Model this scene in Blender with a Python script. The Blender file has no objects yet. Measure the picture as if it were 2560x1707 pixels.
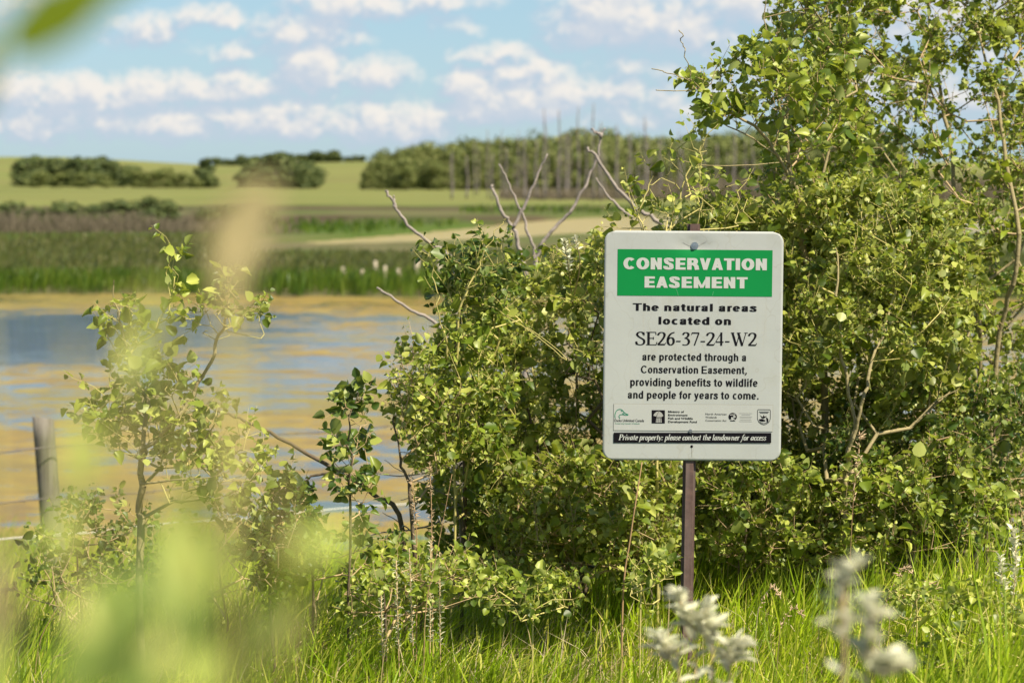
import bpy, bmesh, math, random
import numpy as np
from mathutils import Vector, Matrix, noise

random.seed(7)
rng = np.random.default_rng(7)
sc = bpy.context.scene
COL = sc.collection
R = math.radians

# ------------------------------------------------------------------ camera
CAM_H = 3.2
PITCH = R(4.0)
FPX = 6044.0
cam = bpy.data.cameras.new('camera')
cam.lens = 85.0
cam.sensor_width = 36.0
cam.clip_start = 0.05
cam.clip_end = 20000
cam.dof.use_dof = True
cam.dof.focus_distance = 6.22
cam.dof.aperture_fstop = 5.6
camo = bpy.data.objects.new('camera', cam)
COL.objects.link(camo)
camo.location = (0, 0, CAM_H)
camo.rotation_euler = (math.pi / 2 - PITCH, 0, 0)
sc.camera = camo

# ------------------------------------------------------------------ colour
sc.view_settings.view_transform = 'Standard'
sc.view_settings.look = 'None'
sc.view_settings.exposure = 0.86
sc.view_settings.gamma = 1.0
sc.view_settings.use_curve_mapping = False
sc.render.engine = 'CYCLES'
sc.cycles.use_denoising = True
sc.cycles.max_bounces = 8
sc.cycles.diffuse_bounces = 3
sc.cycles.transmission_bounces = 4

# ------------------------------------------------------------------ sun
SUN_EL, SUN_AZ = R(52), R(131)
sd = Vector((math.cos(SUN_EL) * math.sin(SUN_AZ), math.cos(SUN_EL) * math.cos(SUN_AZ), math.sin(SUN_EL)))
sl = bpy.data.lights.new('sun', 'SUN')
sl.energy = 5.0
sl.angle = R(0.53)
sl.color = (1.0, 0.90, 0.72)
so = bpy.data.objects.new('sun', sl)
COL.objects.link(so)
so.rotation_euler = sd.to_track_quat('Z', 'Y').to_euler()
so.location = (0, 0, 30)


# ------------------------------------------------------------------ node helper
class NT:
    def __init__(s, nt):
        s.nt = nt

    def n(s, t, **kw):
        nd = s.nt.nodes.new(t)
        for k, v in kw.items():
            setattr(nd, k, v)
        return nd

    def l(s, a, b):
        s.nt.links.new(a, b)

    def m(s, op, a, b=None, c=None, clamp=False):
        nd = s.n('ShaderNodeMath', operation=op, use_clamp=clamp)
        for i, v in enumerate((a, b, c)):
            if v is None:
                continue
            if isinstance(v, (int, float)):
                nd.inputs[i].default_value = v
            else:
                s.l(v, nd.inputs[i])
        return nd.outputs[0]

    def mix(s, f, a, b):
        nd = s.n('ShaderNodeMix', data_type='RGBA')
        for sock, v in ((nd.inputs[0], f), (nd.inputs[6], a), (nd.inputs[7], b)):
            if isinstance(v, (int, float)):
                sock.default_value = v
            elif isinstance(v, tuple):
                sock.default_value = (*v[:3], 1)
            else:
                s.l(v, sock)
        return nd.outputs[2]

    def ramp(s, f, stops, interp='LINEAR'):
        nd = s.n('ShaderNodeValToRGB')
        cr = nd.color_ramp
        cr.interpolation = interp
        while len(cr.elements) < len(stops):
            cr.elements.new(0.5)
        for e, (p, c) in zip(cr.elements, stops):
            e.position = p
            e.color = (*c, 1) if isinstance(c, tuple) else (c, c, c, 1)
        s.l(f, nd.inputs[0])
        return nd.outputs[0]

    def noise(s, vec, scale, detail=4, rough=0.55, dist=0.0):
        nd = s.n('ShaderNodeTexNoise')
        nd.inputs['Scale'].default_value = scale
        nd.inputs['Detail'].default_value = detail
        nd.inputs['Roughness'].default_value = rough
        nd.inputs['Distortion'].default_value = dist
        if vec is not None:
            s.l(vec, nd.inputs['Vector'])
        return nd.outputs['Fac']

    def smooth(s, v, a, b):
        nd = s.n('ShaderNodeMapRange', interpolation_type='SMOOTHSTEP')
        s.l(v, nd.inputs[0])
        nd.inputs[1].default_value = a
        nd.inputs[2].default_value = b
        return nd.outputs[0]

    def xyz(s, x, y, z):
        nd = s.n('ShaderNodeCombineXYZ')
        for i, v in enumerate((x, y, z)):
            if isinstance(v, (int, float)):
                nd.inputs[i].default_value = v
            else:
                s.l(v, nd.inputs[i])
        return nd.outputs[0]

    def scalev(s, vec, sx, sy, sz):
        nd = s.n('ShaderNodeVectorMath', operation='MULTIPLY')
        s.l(vec, nd.inputs[0])
        nd.inputs[1].default_value = (sx, sy, sz)
        return nd.outputs[0]


# ------------------------------------------------------------------ world: Nishita sky with cumulus
world = bpy.data.worlds.new('World')
sc.world = world
world.use_nodes = True
w = NT(world.node_tree)
world.node_tree.nodes.clear()
sky = w.n('ShaderNodeTexSky', sky_type='NISHITA')
sky.sun_disc = False
sky.sun_elevation = SUN_EL
sky.sun_rotation = SUN_AZ
sky.altitude = 500
sky.air_density = 1.0
sky.dust_density = 0.6
sky.ozone_density = 1.6
SKY_STRENGTH = 0.066

# blobs: azimuth, elevation (degrees, azimuth clockwise from +Y), half widths, amplitude
def ang(px, py, hw, hh, a=1.0):
    k = 180 / math.pi / FPX
    return ((px - 1280) * k, (430 - py) * k, hw * k * 1.1, hh * k * 1.35, a)
CLOUDS = [ang(*c) for c in [
    (1535, 60, 130, 55), (1690, 75, 170, 60, .8), (1860, 30, 120, 50, .8), (2380, 60, 260, 60, .9),
    (1450, 105, 90, 22, .7),
    (775, 85, 100, 38, .9), (900, 25, 150, 30, .8), (1090, 12, 110, 24, .7), (690, 125, 90, 18, .6), (1130, 75, 50, 22, .55),
    (385, 92, 85, 32, .8), (530, 55, 70, 22, .8), (620, 140, 130, 20, .55), (60, 50, 120, 30, .5),
    (785, 185, 85, 45, 1.05), (950, 195, 75, 34, .8),
    (80, 245, 110, 32, .95), (220, 250, 110, 34, .95), (360, 250, 110, 34, .95), (560, 232, 150, 32, .85), (655, 225, 80, 26, .8),
    (120, 310, 240, 38, .8), (420, 312, 240, 40, .85), (700, 305, 200, 42, .85), (960, 318, 130, 44, .9), (1050, 300, 80, 34, .8),
    (1240, 142, 80, 22, .8), (1320, 188, 90, 26, .95), (1190, 228, 75, 34, .95), (1310, 262, 150, 40, 1.0), (1165, 288, 80, 26, .9),
    (1480, 235, 150, 36, .8), (1620, 180, 170, 26, .55), (1650, 280, 190, 60, .65), (1900, 220, 190, 60, .7), (2200, 250, 260, 60, .8),
    (2450, 180, 160, 50, .6), (-300, 200, 260, 60, .9), (2900, 200, 300, 70, .9)]]
# one node group: density at (u, v)
g = bpy.data.node_groups.new('cloud_density', 'ShaderNodeTree')
g.interface.new_socket('Az', in_out='INPUT', socket_type='NodeSocketFloat')
g.interface.new_socket('El', in_out='INPUT', socket_type='NodeSocketFloat')
g.interface.new_socket('Density', in_out='OUTPUT', socket_type='NodeSocketFloat')
G = NT(g)
gi = G.n('NodeGroupInput'); go = G.n('NodeGroupOutput')
P2 = G.xyz(gi.outputs[0], G.m('MULTIPLY', gi.outputs[1], 1.25), 0.0)
wob = G.m('MULTIPLY', G.m('SUBTRACT', G.noise(P2, 1.1, 4, .6), .5), 1.5)
azw = G.m('ADD', gi.outputs[0], wob)
P3 = G.xyz(gi.outputs[0], gi.outputs[1], 7.7)
elw = G.m('ADD', gi.outputs[1], G.m('MULTIPLY', G.m('SUBTRACT', G.noise(P3, 1.5, 4, .6), .5), .8))
tot = None
for (a, e, hw, hh, amp) in CLOUDS:
    dx = G.m('MULTIPLY', G.m('SUBTRACT', azw, a), .85 / hw)
    dy = G.m('MULTIPLY', G.m('SUBTRACT', elw, e), .8 / hh)
    # flat bottoms: falls faster below the centre
    dyn = G.m('MINIMUM', dy, G.m('MULTIPLY', dy, 1.5))
    r2 = G.m('MULTIPLY_ADD', dx, dx, G.m('MULTIPLY', dyn, dyn))
    v = G.m('MULTIPLY', G.m('SUBTRACT', 1.0, G.m('MULTIPLY', r2, .5), clamp=True), amp)
    tot = v if tot is None else G.m('MAXIMUM', tot, v)
fb = G.m('ADD', G.m('MULTIPLY', G.noise(P2, 1.3, 9, .56, .2), .7), G.m('MULTIPLY', G.m('SUBTRACT', 1.0, G.m('ABSOLUTE', G.m('SUBTRACT', G.m('MULTIPLY', G.noise(P2, 2.6, 5, .5), 2.0), 1.0))), .26))
# general cloud cover in every other direction
gen = G.smooth(G.noise(G.xyz(G.m('MULTIPLY', gi.outputs[0], .045), G.m('MULTIPLY', gi.outputs[1], .10), 4.3), 1.6, 6, .6), .50, .70)
up_ = G.smooth(gi.outputs[1], 4.5, 9.0)
side = G.smooth(G.m('ABSOLUTE', gi.outputs[0]), 14.0, 22.0)
gen = G.m('MULTIPLY', G.m('MULTIPLY', gen, .8), G.m('MAXIMUM', up_, side))
d = G.m('MAXIMUM', tot, G.m('MULTIPLY', gen, .85))
d = G.m('ADD', d, G.m('MULTIPLY', G.m('SUBTRACT', fb, .5), 1.5))
G.l(d, go.inputs[0])

tc = w.n('ShaderNodeTexCoord')
sep = w.n('ShaderNodeSeparateXYZ')
w.l(tc.outputs['Generated'], sep.inputs[0])
az = w.m('MULTIPLY', w.m('ARCTAN2', sep.outputs[0], sep.outputs[1]), 180 / math.pi)
el = w.m('MULTIPLY', w.m('ARCSINE', sep.outputs[2]), 180 / math.pi)
def dens(a, e):
    nd = w.n('ShaderNodeGroup'); nd.node_tree = g
    w.l(a, nd.inputs[0]); w.l(e, nd.inputs[1])
    return nd.outputs[0]
d0 = dens(az, el)
d1 = dens(w.m('ADD', az, .16), w.m('ADD', el, .30))
alpha = w.smooth(d0, .20, 1.0)
thick = w.smooth(d0, .5, 1.1)
lit = w.smooth(w.m('SUBTRACT', d0, d1), -.14, .42)          # thinner above = sunlit top
ccol = w.mix(lit, (4.3, 5.1, 6.2), (8.0, 7.5, 6.9))
ccol = w.mix(w.m('MULTIPLY', thick, .25), ccol, (7.2, 6.9, 6.6))
hazy = w.smooth(el, 3.0, -0.5)
skyc = w.n('ShaderNodeHueSaturation')
w.l(sky.outputs[0], skyc.inputs['Color'])
skyc.inputs['Saturation'].default_value = 1.0
pale = w.mix(w.m('MULTIPLY', w.smooth(el, 22, 3), .62), skyc.outputs[0], (2.9, 5.0, 6.5))   # thin high veil over the blue
mixc = w.mix(w.m('MULTIPLY', alpha, .93), pale, ccol)
bgn = w.n('ShaderNodeBackground')
w.l(mixc, bgn.inputs[0])
bgn.inputs[1].default_value = SKY_STRENGTH
wo = w.n('ShaderNodeOutputWorld')
w.l(bgn.outputs[0], wo.inputs[0])


# ------------------------------------------------------------------ helpers
def P(px, py, Y):
    """world point seen at photo pixel (2560 wide) at distance Y"""
    fy, fz = math.cos(PITCH), -math.sin(PITCH)
    uy, uz = math.sin(PITCH), math.cos(PITCH)
    v = 853.5 - py
    dx, dy, dz = px - 1280, FPX * fy + v * uy, FPX * fz + v * uz
    k = Y / dy
    return Vector((dx * k, Y, CAM_H + dz * k))


def PX(p):
    """world -> photo pixel, vectorised"""
    p = np.atleast_2d(p)
    x, y, z = p[:, 0], p[:, 1], p[:, 2] - CAM_H
    fwd = y * math.cos(PITCH) - z * math.sin(PITCH)
    up = y * math.sin(PITCH) + z * math.cos(PITCH)
    return 1280 + FPX * x / fwd, 853.5 - FPX * up / fwd, fwd


def mesh_from(name, V, F, mat=None, smooth=False, attr=None):
    me = bpy.data.meshes.new(name)
    me.from_pydata([tuple(v) for v in V], [], F)
    if mat:
        me.materials.append(mat)
    if smooth:
        me.polygons.foreach_set('use_smooth', [True] * len(me.polygons))
    if attr is not None:
        a = me.attributes.new('rnd', 'FLOAT', 'FACE')
        a.data.foreach_set('value', attr)
    me.update()
    return me


def mesh_np(name, V, faces, mat, smooth=False, rnd=None):
    """V (n,3); faces: list of (m,k) int arrays"""
    me = bpy.data.meshes.new(name)
    nl = sum(f.size for f in faces)
    npoly = sum(len(f) for f in faces)
    me.vertices.add(len(V))
    me.vertices.foreach_set('co', np.asarray(V, np.float32).ravel())
    me.loops.add(nl)
    me.loops.foreach_set('vertex_index', np.concatenate([f.ravel() for f in faces]).astype(np.int32))
    me.polygons.add(npoly)
    starts, s = [], 0
    for f in faces:
        k = f.shape[1]
        starts.append(s + np.arange(len(f)) * k)
        s += f.size
    me.polygons.foreach_set('loop_start', np.concatenate(starts).astype(np.int32))
    me.materials.append(mat)
    if smooth:
        me.polygons.foreach_set('use_smooth', np.ones(npoly, bool))
    me.update(calc_edges=True)
    if rnd is not None:
        a = me.attributes.new('rnd', 'FLOAT', 'FACE')
        a.data.foreach_set('value', np.asarray(rnd, np.float32))
    return me


def link(name, me, parent=None, loc=None, **props):
    o = bpy.data.objects.new(name, me)
    COL.objects.link(o)
    if parent is not None:
        o.parent = parent
        if loc is None:
            o.matrix_basis = Matrix.Translation(-parent.matrix_basis.translation) if parent.parent is None else Matrix.Identity(4)
    if loc is not None:
        o.location = loc
    for k, v in props.items():
        o[k] = v
    return o


def thing(name, label, cat, loc, group=None):
    o = bpy.data.objects.new(name, None)
    COL.objects.link(o)
    o.empty_display_size = 0.1
    o.matrix_basis = Matrix.Translation(Vector(loc))
    o['label'] = label
    o['category'] = cat
    if group:
        o['group'] = group
    return o


def frame(d):
    d = d / (np.linalg.norm(d, axis=-1, keepdims=True) + 1e-9)
    ref = np.where(np.abs(d[..., 2:3]) < .9, np.array([0, 0, 1.]), np.array([1., 0, 0]))
    a = np.cross(d, ref)
    a /= np.linalg.norm(a, axis=-1, keepdims=True) + 1e-9
    b = np.cross(d, a)
    return d, a, b


def segs_mesh(name, A, B, ra, rb, mat, sides=5, smooth=True):
    """many tapered segments, one mesh"""
    A, B = np.asarray(A, float), np.asarray(B, float)
    ra, rb = np.asarray(ra, float), np.asarray(rb, float)
    n = len(A)
    d, a, b = frame(B - A)
    t = np.arange(sides) / sides * 2 * math.pi
    ct, st = np.cos(t)[None, :, None], np.sin(t)[None, :, None]
    ring = ct * a[:, None] + st * b[:, None]
    V = np.concatenate([A[:, None] + ring * ra[:, None, None], B[:, None] + ring * rb[:, None, None]], 1)
    base = (np.arange(n) * 2 * sides)[:, None]
    i = np.arange(sides)
    j = (i + 1) % sides
    q = np.stack([i, j, j + sides, i + sides], 1)
    F = (base[:, :, None] + q[None]).reshape(-1, 4)
    return mesh_np(name, V.reshape(-1, 3), [F], mat, smooth)


def polytube(name, pts, rad, mat, sides=6, smooth=True, cap=True):
    """one continuous tube through pts"""
    pts = [Vector(p) for p in pts]
    n = len(pts)
    if isinstance(rad, (int, float)):
        rad = [rad] * n
    V, F = [], []
    ref = None
    for i, p in enumerate(pts):
        t = (pts[min(i + 1, n - 1)] - pts[max(i - 1, 0)]).normalized()
        if ref is None:
            ref = t.orthogonal().normalized()
        ref = (ref - t * ref.dot(t)).normalized()
        b = t.cross(ref)
        for k in range(sides):
            a = 2 * math.pi * k / sides
            V.append(p + (ref * math.cos(a) + b * math.sin(a)) * rad[i])
    for i in range(n - 1):
        for k in range(sides):
            k2 = (k + 1) % sides
            F.append((i * sides + k, i * sides + k2, (i + 1) * sides + k2, (i + 1) * sides + k))
    if cap:
        F.append(tuple(range(sides))[::-1])
        F.append(tuple((n - 1) * sides + k for k in range(sides)))
    return mesh_from(name, V, F, mat, smooth)


def catmull(pts, sub=4):
    pts = [Vector(p) for p in pts]
    if len(pts) < 3:
        return pts
    out = []
    for i in range(len(pts) - 1):
        p0, p1, p2, p3 = pts[max(i - 1, 0)], pts[i], pts[i + 1], pts[min(i + 2, len(pts) - 1)]
        for s in range(sub):
            t = s / sub
            out.append(0.5 * ((2 * p1) + (p2 - p0) * t + (2 * p0 - 5 * p1 + 4 * p2 - p3) * t * t + (3 * p1 - p0 - 3 * p2 + p3) * t ** 3))
    out.append(pts[-1])
    return out


# ------------------------------------------------------------------ materials
def new_mat(name):
    m = bpy.data.materials.new(name)
    m.use_nodes = True
    m.node_tree.nodes.clear()
    return m, NT(m.node_tree)


def out(k, shader):
    o = k.n('ShaderNodeOutputMaterial')
    k.l(shader, o.inputs[0])


def principled(k, col, rough=.6, spec=.3, metal=0., normal=None):
    p = k.n('ShaderNodeBsdfPrincipled')
    if isinstance(col, tuple):
        p.inputs['Base Color'].default_value = (*col, 1)
    else:
        k.l(col, p.inputs['Base Color'])
    if isinstance(rough, (int, float)):
        p.inputs['Roughness'].default_value = rough
    else:
        k.l(rough, p.inputs['Roughness'])
    p.inputs['Specular IOR Level'].default_value = spec
    p.inputs['Metallic'].default_value = metal
    if normal is not None:
        k.l(normal, p.inputs['Normal'])
    return p.outputs[0]


def bump(k, h, strength=.3, dist=.01):
    b = k.n('ShaderNodeBump')
    b.inputs['Strength'].default_value = strength
    b.inputs['Distance'].default_value = dist
    k.l(h, b.inputs['Height'])
    return b.outputs[0]


def simple(name, c, rough=.6, spec=.3, metal=0., var=.15, scale=20, bmp=.0):
    m, k = new_mat(name)
    t = k.n('ShaderNodeTexCoord').outputs['Object']
    n = k.noise(t, scale, 5)
    lo = tuple(x * (1 - var) for x in c)
    hi = tuple(min(1, x * (1 + var)) for x in c)
    out(k, principled(k, k.mix(n, lo, hi), rough, spec, metal, bump(k, n, bmp) if bmp else None))
    return m


def leaf_mat(name, stops, trans, back=None, tr=.38, rough=.42, spec=.35, patch=2.2):
    """leaf: ramp over a per-leaf random value, pale underside, light coming through"""
    m, k = new_mat(name)
    at = k.n('ShaderNodeAttribute', attribute_name='rnd').outputs['Fac']
    oi = k.n('ShaderNodeObjectInfo').outputs['Random']
    v = k.m('FRACT', k.m('ADD', at, oi))
    col = k.ramp(v, stops)
    tx = k.n('ShaderNodeTexCoord').outputs['Object']
    col = k.mix(k.m('MULTIPLY', k.noise(tx, 60, 2), .35), col, tuple(c * .6 for c in stops[1][1]))
    wp = k.n('ShaderNodeNewGeometry').outputs['Position']
    pn = k.noise(wp, patch, 3)
    hv = k.n('ShaderNodeHueSaturation')
    k.l(k.m('MULTIPLY_ADD', pn, -.06, .53), hv.inputs['Hue'])
    k.l(k.m('MULTIPLY_ADD', pn, .9, .55), hv.inputs['Value'])
    hv.inputs['Saturation'].default_value = 1.05
    k.l(col, hv.inputs['Color'])
    col = hv.outputs[0]
    if back:
        bf = k.n('ShaderNodeNewGeometry').outputs['Backfacing']
        col = k.mix(k.m('MULTIPLY', bf, .45), col, back)
    pr = principled(k, col, rough, spec)
    tb = k.n('ShaderNodeBsdfTranslucent')
    tcol = k.mix(.65, col, trans)
    k.l(tcol, tb.inputs[0])
    ms = k.n('ShaderNodeMixShader')
    ms.inputs[0].default_value = tr
    k.l(pr, ms.inputs[1])
    k.l(tb.outputs[0], ms.inputs[2])
    out(k, ms.outputs[0])
    return m


M = {}
M['aspen'] = leaf_mat('aspen leaf', [(0, (.035, .065, .010)), (.3, (.10, .155, .02)), (.6, (.28, .35, .05)), (1, (.56, .60, .16))],
                      (.50, .58, .03), (.46, .50, .17), tr=.34, spec=.35, patch=1.4)
M['willow'] = leaf_mat('willow leaf', [(0, (.035, .06, .010)), (.3, (.10, .15, .02)), (.6, (.29, .35, .05)), (1, (.60, .61, .17))],
                       (.52, .58, .04), (.52, .54, .21), tr=.34, spec=.35, patch=1.4)
M['darkleaf'] = leaf_mat('glossy dark leaf', [(0, (.025, .055, .012)), (.45, (.07, .12, .02)), (.8, (.18, .24, .035)), (1, (.48, .50, .13))],
                         (.30, .38, .03), (.24, .29, .09), tr=.28, spec=.4, patch=1.4)
M['silver'] = leaf_mat('silvery leaf', [(0, (.46, .49, .33)), (.5, (.70, .70, .50)), (1, (.88, .84, .64))],
                       (.70, .70, .50), (.72, .70, .54), tr=.3)
M['nearleaf'] = leaf_mat('yellow green leaf', [(0, (.42, .50, .12)), (.5, (.52, .60, .16)), (1, (.66, .68, .24))],
                         (.70, .72, .18), (.60, .62, .24), tr=.28)
M['olive'] = leaf_mat('olive leaf', [(0, (.10, .14, .008)), (.5, (.13, .18, .01)), (1, (.16, .21, .012))],
                      (.2, .22, .01), (.09, .11, .02), tr=.3)
M['midgreen'] = leaf_mat('mid green leaf', [(0, (.24, .34, .09)), (.5, (.31, .42, .11)), (1, (.38, .48, .14))],
                         (.32, .42, .08), (.25, .3, .12), tr=.4)
M['tanleaf'] = leaf_mat('dry tan leaf', [(0, (.50, .42, .20)), (.5, (.60, .50, .25)), (1, (.66, .56, .30))],
                        (.5, .4, .16), (.46, .38, .2), tr=.3)
M['grass'] = leaf_mat('grass blade', [(0, (.08, .13, .010)), (.3, (.23, .36, .022)), (.65, (.46, .61, .042)), (1, (.80, .72, .18))],
                      (.55, .66, .05), None, tr=.45, rough=.5)
M['dry'] = leaf_mat('dry grass', [(0, (.36, .27, .14)), (.5, (.52, .42, .24)), (1, (.72, .62, .42))],
                    (.5, .42, .22), None, tr=.25, rough=.6)
M['reed'] = leaf_mat('marsh reed', [(0, (.06, .085, .02)), (.5, (.11, .13, .032)), (1, (.17, .155, .065))],
                     (.14, .19, .04), None, tr=.3)
M['greenreed'] = leaf_mat('green reed', [(0, (.05, .10, .012)), (.5, (.09, .155, .018)), (1, (.17, .22, .035))],
                          (.14, .22, .02), None, tr=.35)
M['tree'] = leaf_mat('far tree foliage', [(0, (.08, .11, .03)), (.5, (.16, .19, .05)), (1, (.27, .27, .10))],
                     (.10, .15, .03), None, tr=.2, rough=.7)
M['darktree'] = leaf_mat('far dark foliage', [(0, (.045, .07, .022)), (.5, (.085, .115, .034)), (1, (.16, .18, .055))],
                         (.06, .1, .02), None, tr=.15, rough=.7)
M['greybrush'] = simple('grey brush', (.13, .11, .075), .9, .1)
M['bark'] = simple('olive bark', (.30, .25, .13), .8, .2, var=.3, scale=60, bmp=.4)
M['darkbark'] = simple('dark bark', (.13, .10, .065), .85, .2, var=.35, scale=60, bmp=.4)
M['twig'] = simple('yellow twig', (.48, .42, .15), .7, .25, var=.25, scale=40)
M['browntwig'] = simple('brown twig', (.42, .31, .17), .8, .2, var=.3, scale=40)
M['deadwood'] = simple('weathered dead wood', (.30, .26, .23), .85, .2, var=.3, scale=50, bmp=.5)
M['deadgrey'] = simple('grey dead trunk', (.20, .175, .165), .9, .1)
M['palewood'] = simple('pale stub wood', (.42, .36, .27), .85, .2, var=.25, scale=8)
M['wire'] = simple('old fence wire', (.16, .14, .13), .6, .4, .5, var=.4, scale=9)
M['brightwire'] = simple('bright fence wire', (.62, .6, .56), .5, .5, .3, var=.2, scale=9)
M['straw'] = simple('dry stalk', (.36, .23, .12), .8, .2, var=.3, scale=30)
M['seed'] = simple('dry seed head', (.45, .33, .2), .8, .2, var=.35, scale=60)


# ------------------------------------------------------------------ terrain
def u_of(x, y):
    return 1280 + FPX * x / np.maximum(y, 1.0)


def pond_mask(x, y):
    u = u_of(x, y)
    near = np.interp(u, [640, 850, 1250, 1500, 2600], [104, 103, 109, 118, 120])
    far = np.interp(u, [640, 850, 1250, 1500, 2600], [105, 118, 146, 172, 182])
    wob = 3 * np.sin(x * .21) + 2 * np.sin(x * .5 + 1)
    return (y > near + wob * .4) & (y < far + wob)


def height(x, y):
    x = np.asarray(x, float); y = np.asarray(y, float)
    yy = [-200, 0, 6.2, 8.5, 13.7, 19, 22, 28, 55, 61.5, 63.5, 72, 108, 480, 640, 760, 900, 1100, 1600, 12000]
    zz = [1.8, 1.62, 1.68, 1.52, .62, .12, -.12, -.5, -.4, -.1, .12, .22, .25, .3, 1.8, 2.8, 3.5, 3.6, -2, -60]
    shore = .9 * np.sin(x * .13) + .5 * np.sin(x * .37 + 2) + .6 * np.sin(x * .07 + 1)
    ys = y + np.where(y > 40, shore, shore * .5) * ((y > 15) & (y < 110))
    z = np.interp(ys, yy, zz)
    # the pasture hill on the left
    u = u_of(x, np.clip(y, 1, None))
    crest = np.interp(u, [-1500, -200, 150, 330, 560, 760, 1000, 1500, 3500], [385, 390, 392, 402, 416, 408, 402, 404, 404])
    zc = CAM_H + (430 - crest) / FPX * 900 - 3.5
    t = np.clip((y - 500) / 400, 0, 1)
    z = z + zc * (t * t * (3 - 2 * t)) * np.clip((2200 - y) / 1000, 0, 1)
    z = z + np.where(y > 200, .25 * np.sin(x * .02 + y * .011), 0) * np.clip((y - 200) / 200, 0, 1)
    near = y < 30
    z = z + np.where(near, .03 * np.sin(x * 2.1 + y) + .025 * np.sin(x * 1.1 - y * 1.7), 0)
    z = np.where(pond_mask(x, y), -.35, z)
    return z


def gz(x, y):
    return float(height(np.array([x]), np.array([y]))[0])


def build_ground():
    ys = np.concatenate([np.linspace(-60, 0, 13), np.arange(.5, 30, .5), np.arange(30, 60, 2), np.arange(60, 66, .5), np.arange(66, 100, 2),
                         np.arange(100, 200, 1.5), np.arange(200, 480, 12), np.arange(480, 1200, 16), np.geomspace(1200, 9000, 24)])
    s = np.linspace(-1, 1, 181)
    s = np.sign(s) * np.abs(s) ** 1.5
    V = np.zeros((len(ys), len(s), 3))
    for i, y in enumerate(ys):
        halfw = 60 + max(y, 0) * .9
        V[i, :, 0] = s * halfw
        V[i, :, 1] = y
    V[:, :, 2] = height(V[:, :, 0], V[:, :, 1])
    nY, nX = len(ys), len(s)
    idx = np.arange(nY * nX).reshape(nY, nX)
    F = np.stack([idx[:-1, :-1], idx[:-1, 1:], idx[1:, 1:], idx[1:, :-1]], -1).reshape(-1, 4)
    m, k = new_mat('grassland soil and pasture')
    pos = k.n('ShaderNodeNewGeometry').outputs['Position']
    sp = k.n('ShaderNodeSeparateXYZ'); k.l(pos, sp.inputs[0])
    X, Y = sp.outputs[0], sp.outputs[1]
    n1 = k.noise(k.scalev(pos, .25, .06, .2), 1, 6)
    n2 = k.noise(k.scalev(pos, .03, .012, .2), 1, 6)
    n3 = k.noise(pos, 9, 5)
    nearc = k.mix(n3, (.045, .04, .022), (.10, .085, .045))
    bank = k.mix(n1, (.07, .10, .025), (.15, .15, .05))
    marsh = k.mix(k.smooth(n1, .35, .65), (.075, .085, .03), (.14, .125, .065))
    brown = k.mix(n1, (.05, .036, .024), (.10, .078, .045))
    green = k.mix(n1, (.05, .085, .018), (.085, .12, .028))
    pale = k.mix(n1, (.10, .11, .04), (.13, .12, .06))
    field = k.mix(n2, (.13, .165, .045), (.20, .205, .068))
    yw = k.m('ADD', Y, k.m('MULTIPLY', k.m('SUBTRACT', k.noise(k.scalev(pos, .05, .02, .2), 1, 6), .5), 34))
    def st(a, b):
        return k.smooth(yw, a, b)
    c = k.mix(k.smooth(Y, 9, 12), nearc, bank)
    c = k.mix(k.smooth(Y, 40, 50), c, marsh)
    c = k.mix(st(104, 116), c, green)
    c = k.mix(st(136, 146), c, brown)
    c = k.mix(st(160, 168), c, pale)
    c = k.mix(k.m('MULTIPLY', st(184, 192), .8), c, brown)
    n5 = k.noise(k.scalev(pos, .012, .05, .2), 1, 7, .65)
    field = k.mix(k.smooth(n5, .45, .65), field, (.17, .155, .06))
    field = k.mix(k.m('MULTIPLY', k.smooth(k.noise(k.scalev(pos, .02, .035, .2), 1, 5), .52, .66), .6), field, (.09, .12, .035))
    c = k.mix(st(204, 216), c, field)
    patchy = k.smooth(k.noise(k.scalev(pos, .09, .045, .1), 1, 5, .6), .48, .60)
    c = k.mix(k.m('MULTIPLY', k.m('MULTIPLY', patchy, k.smooth(Y, 60, 70)), k.m('MULTIPLY', k.smooth(Y, 260, 200), .6)), c, green)
    out(k, principled(k, c, .95, .05, 0, bump(k, n3, .6, .05)))
    link('ground', mesh_np('ground', V.reshape(-1, 3), [F], m, True), kind='structure')


build_ground()


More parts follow.
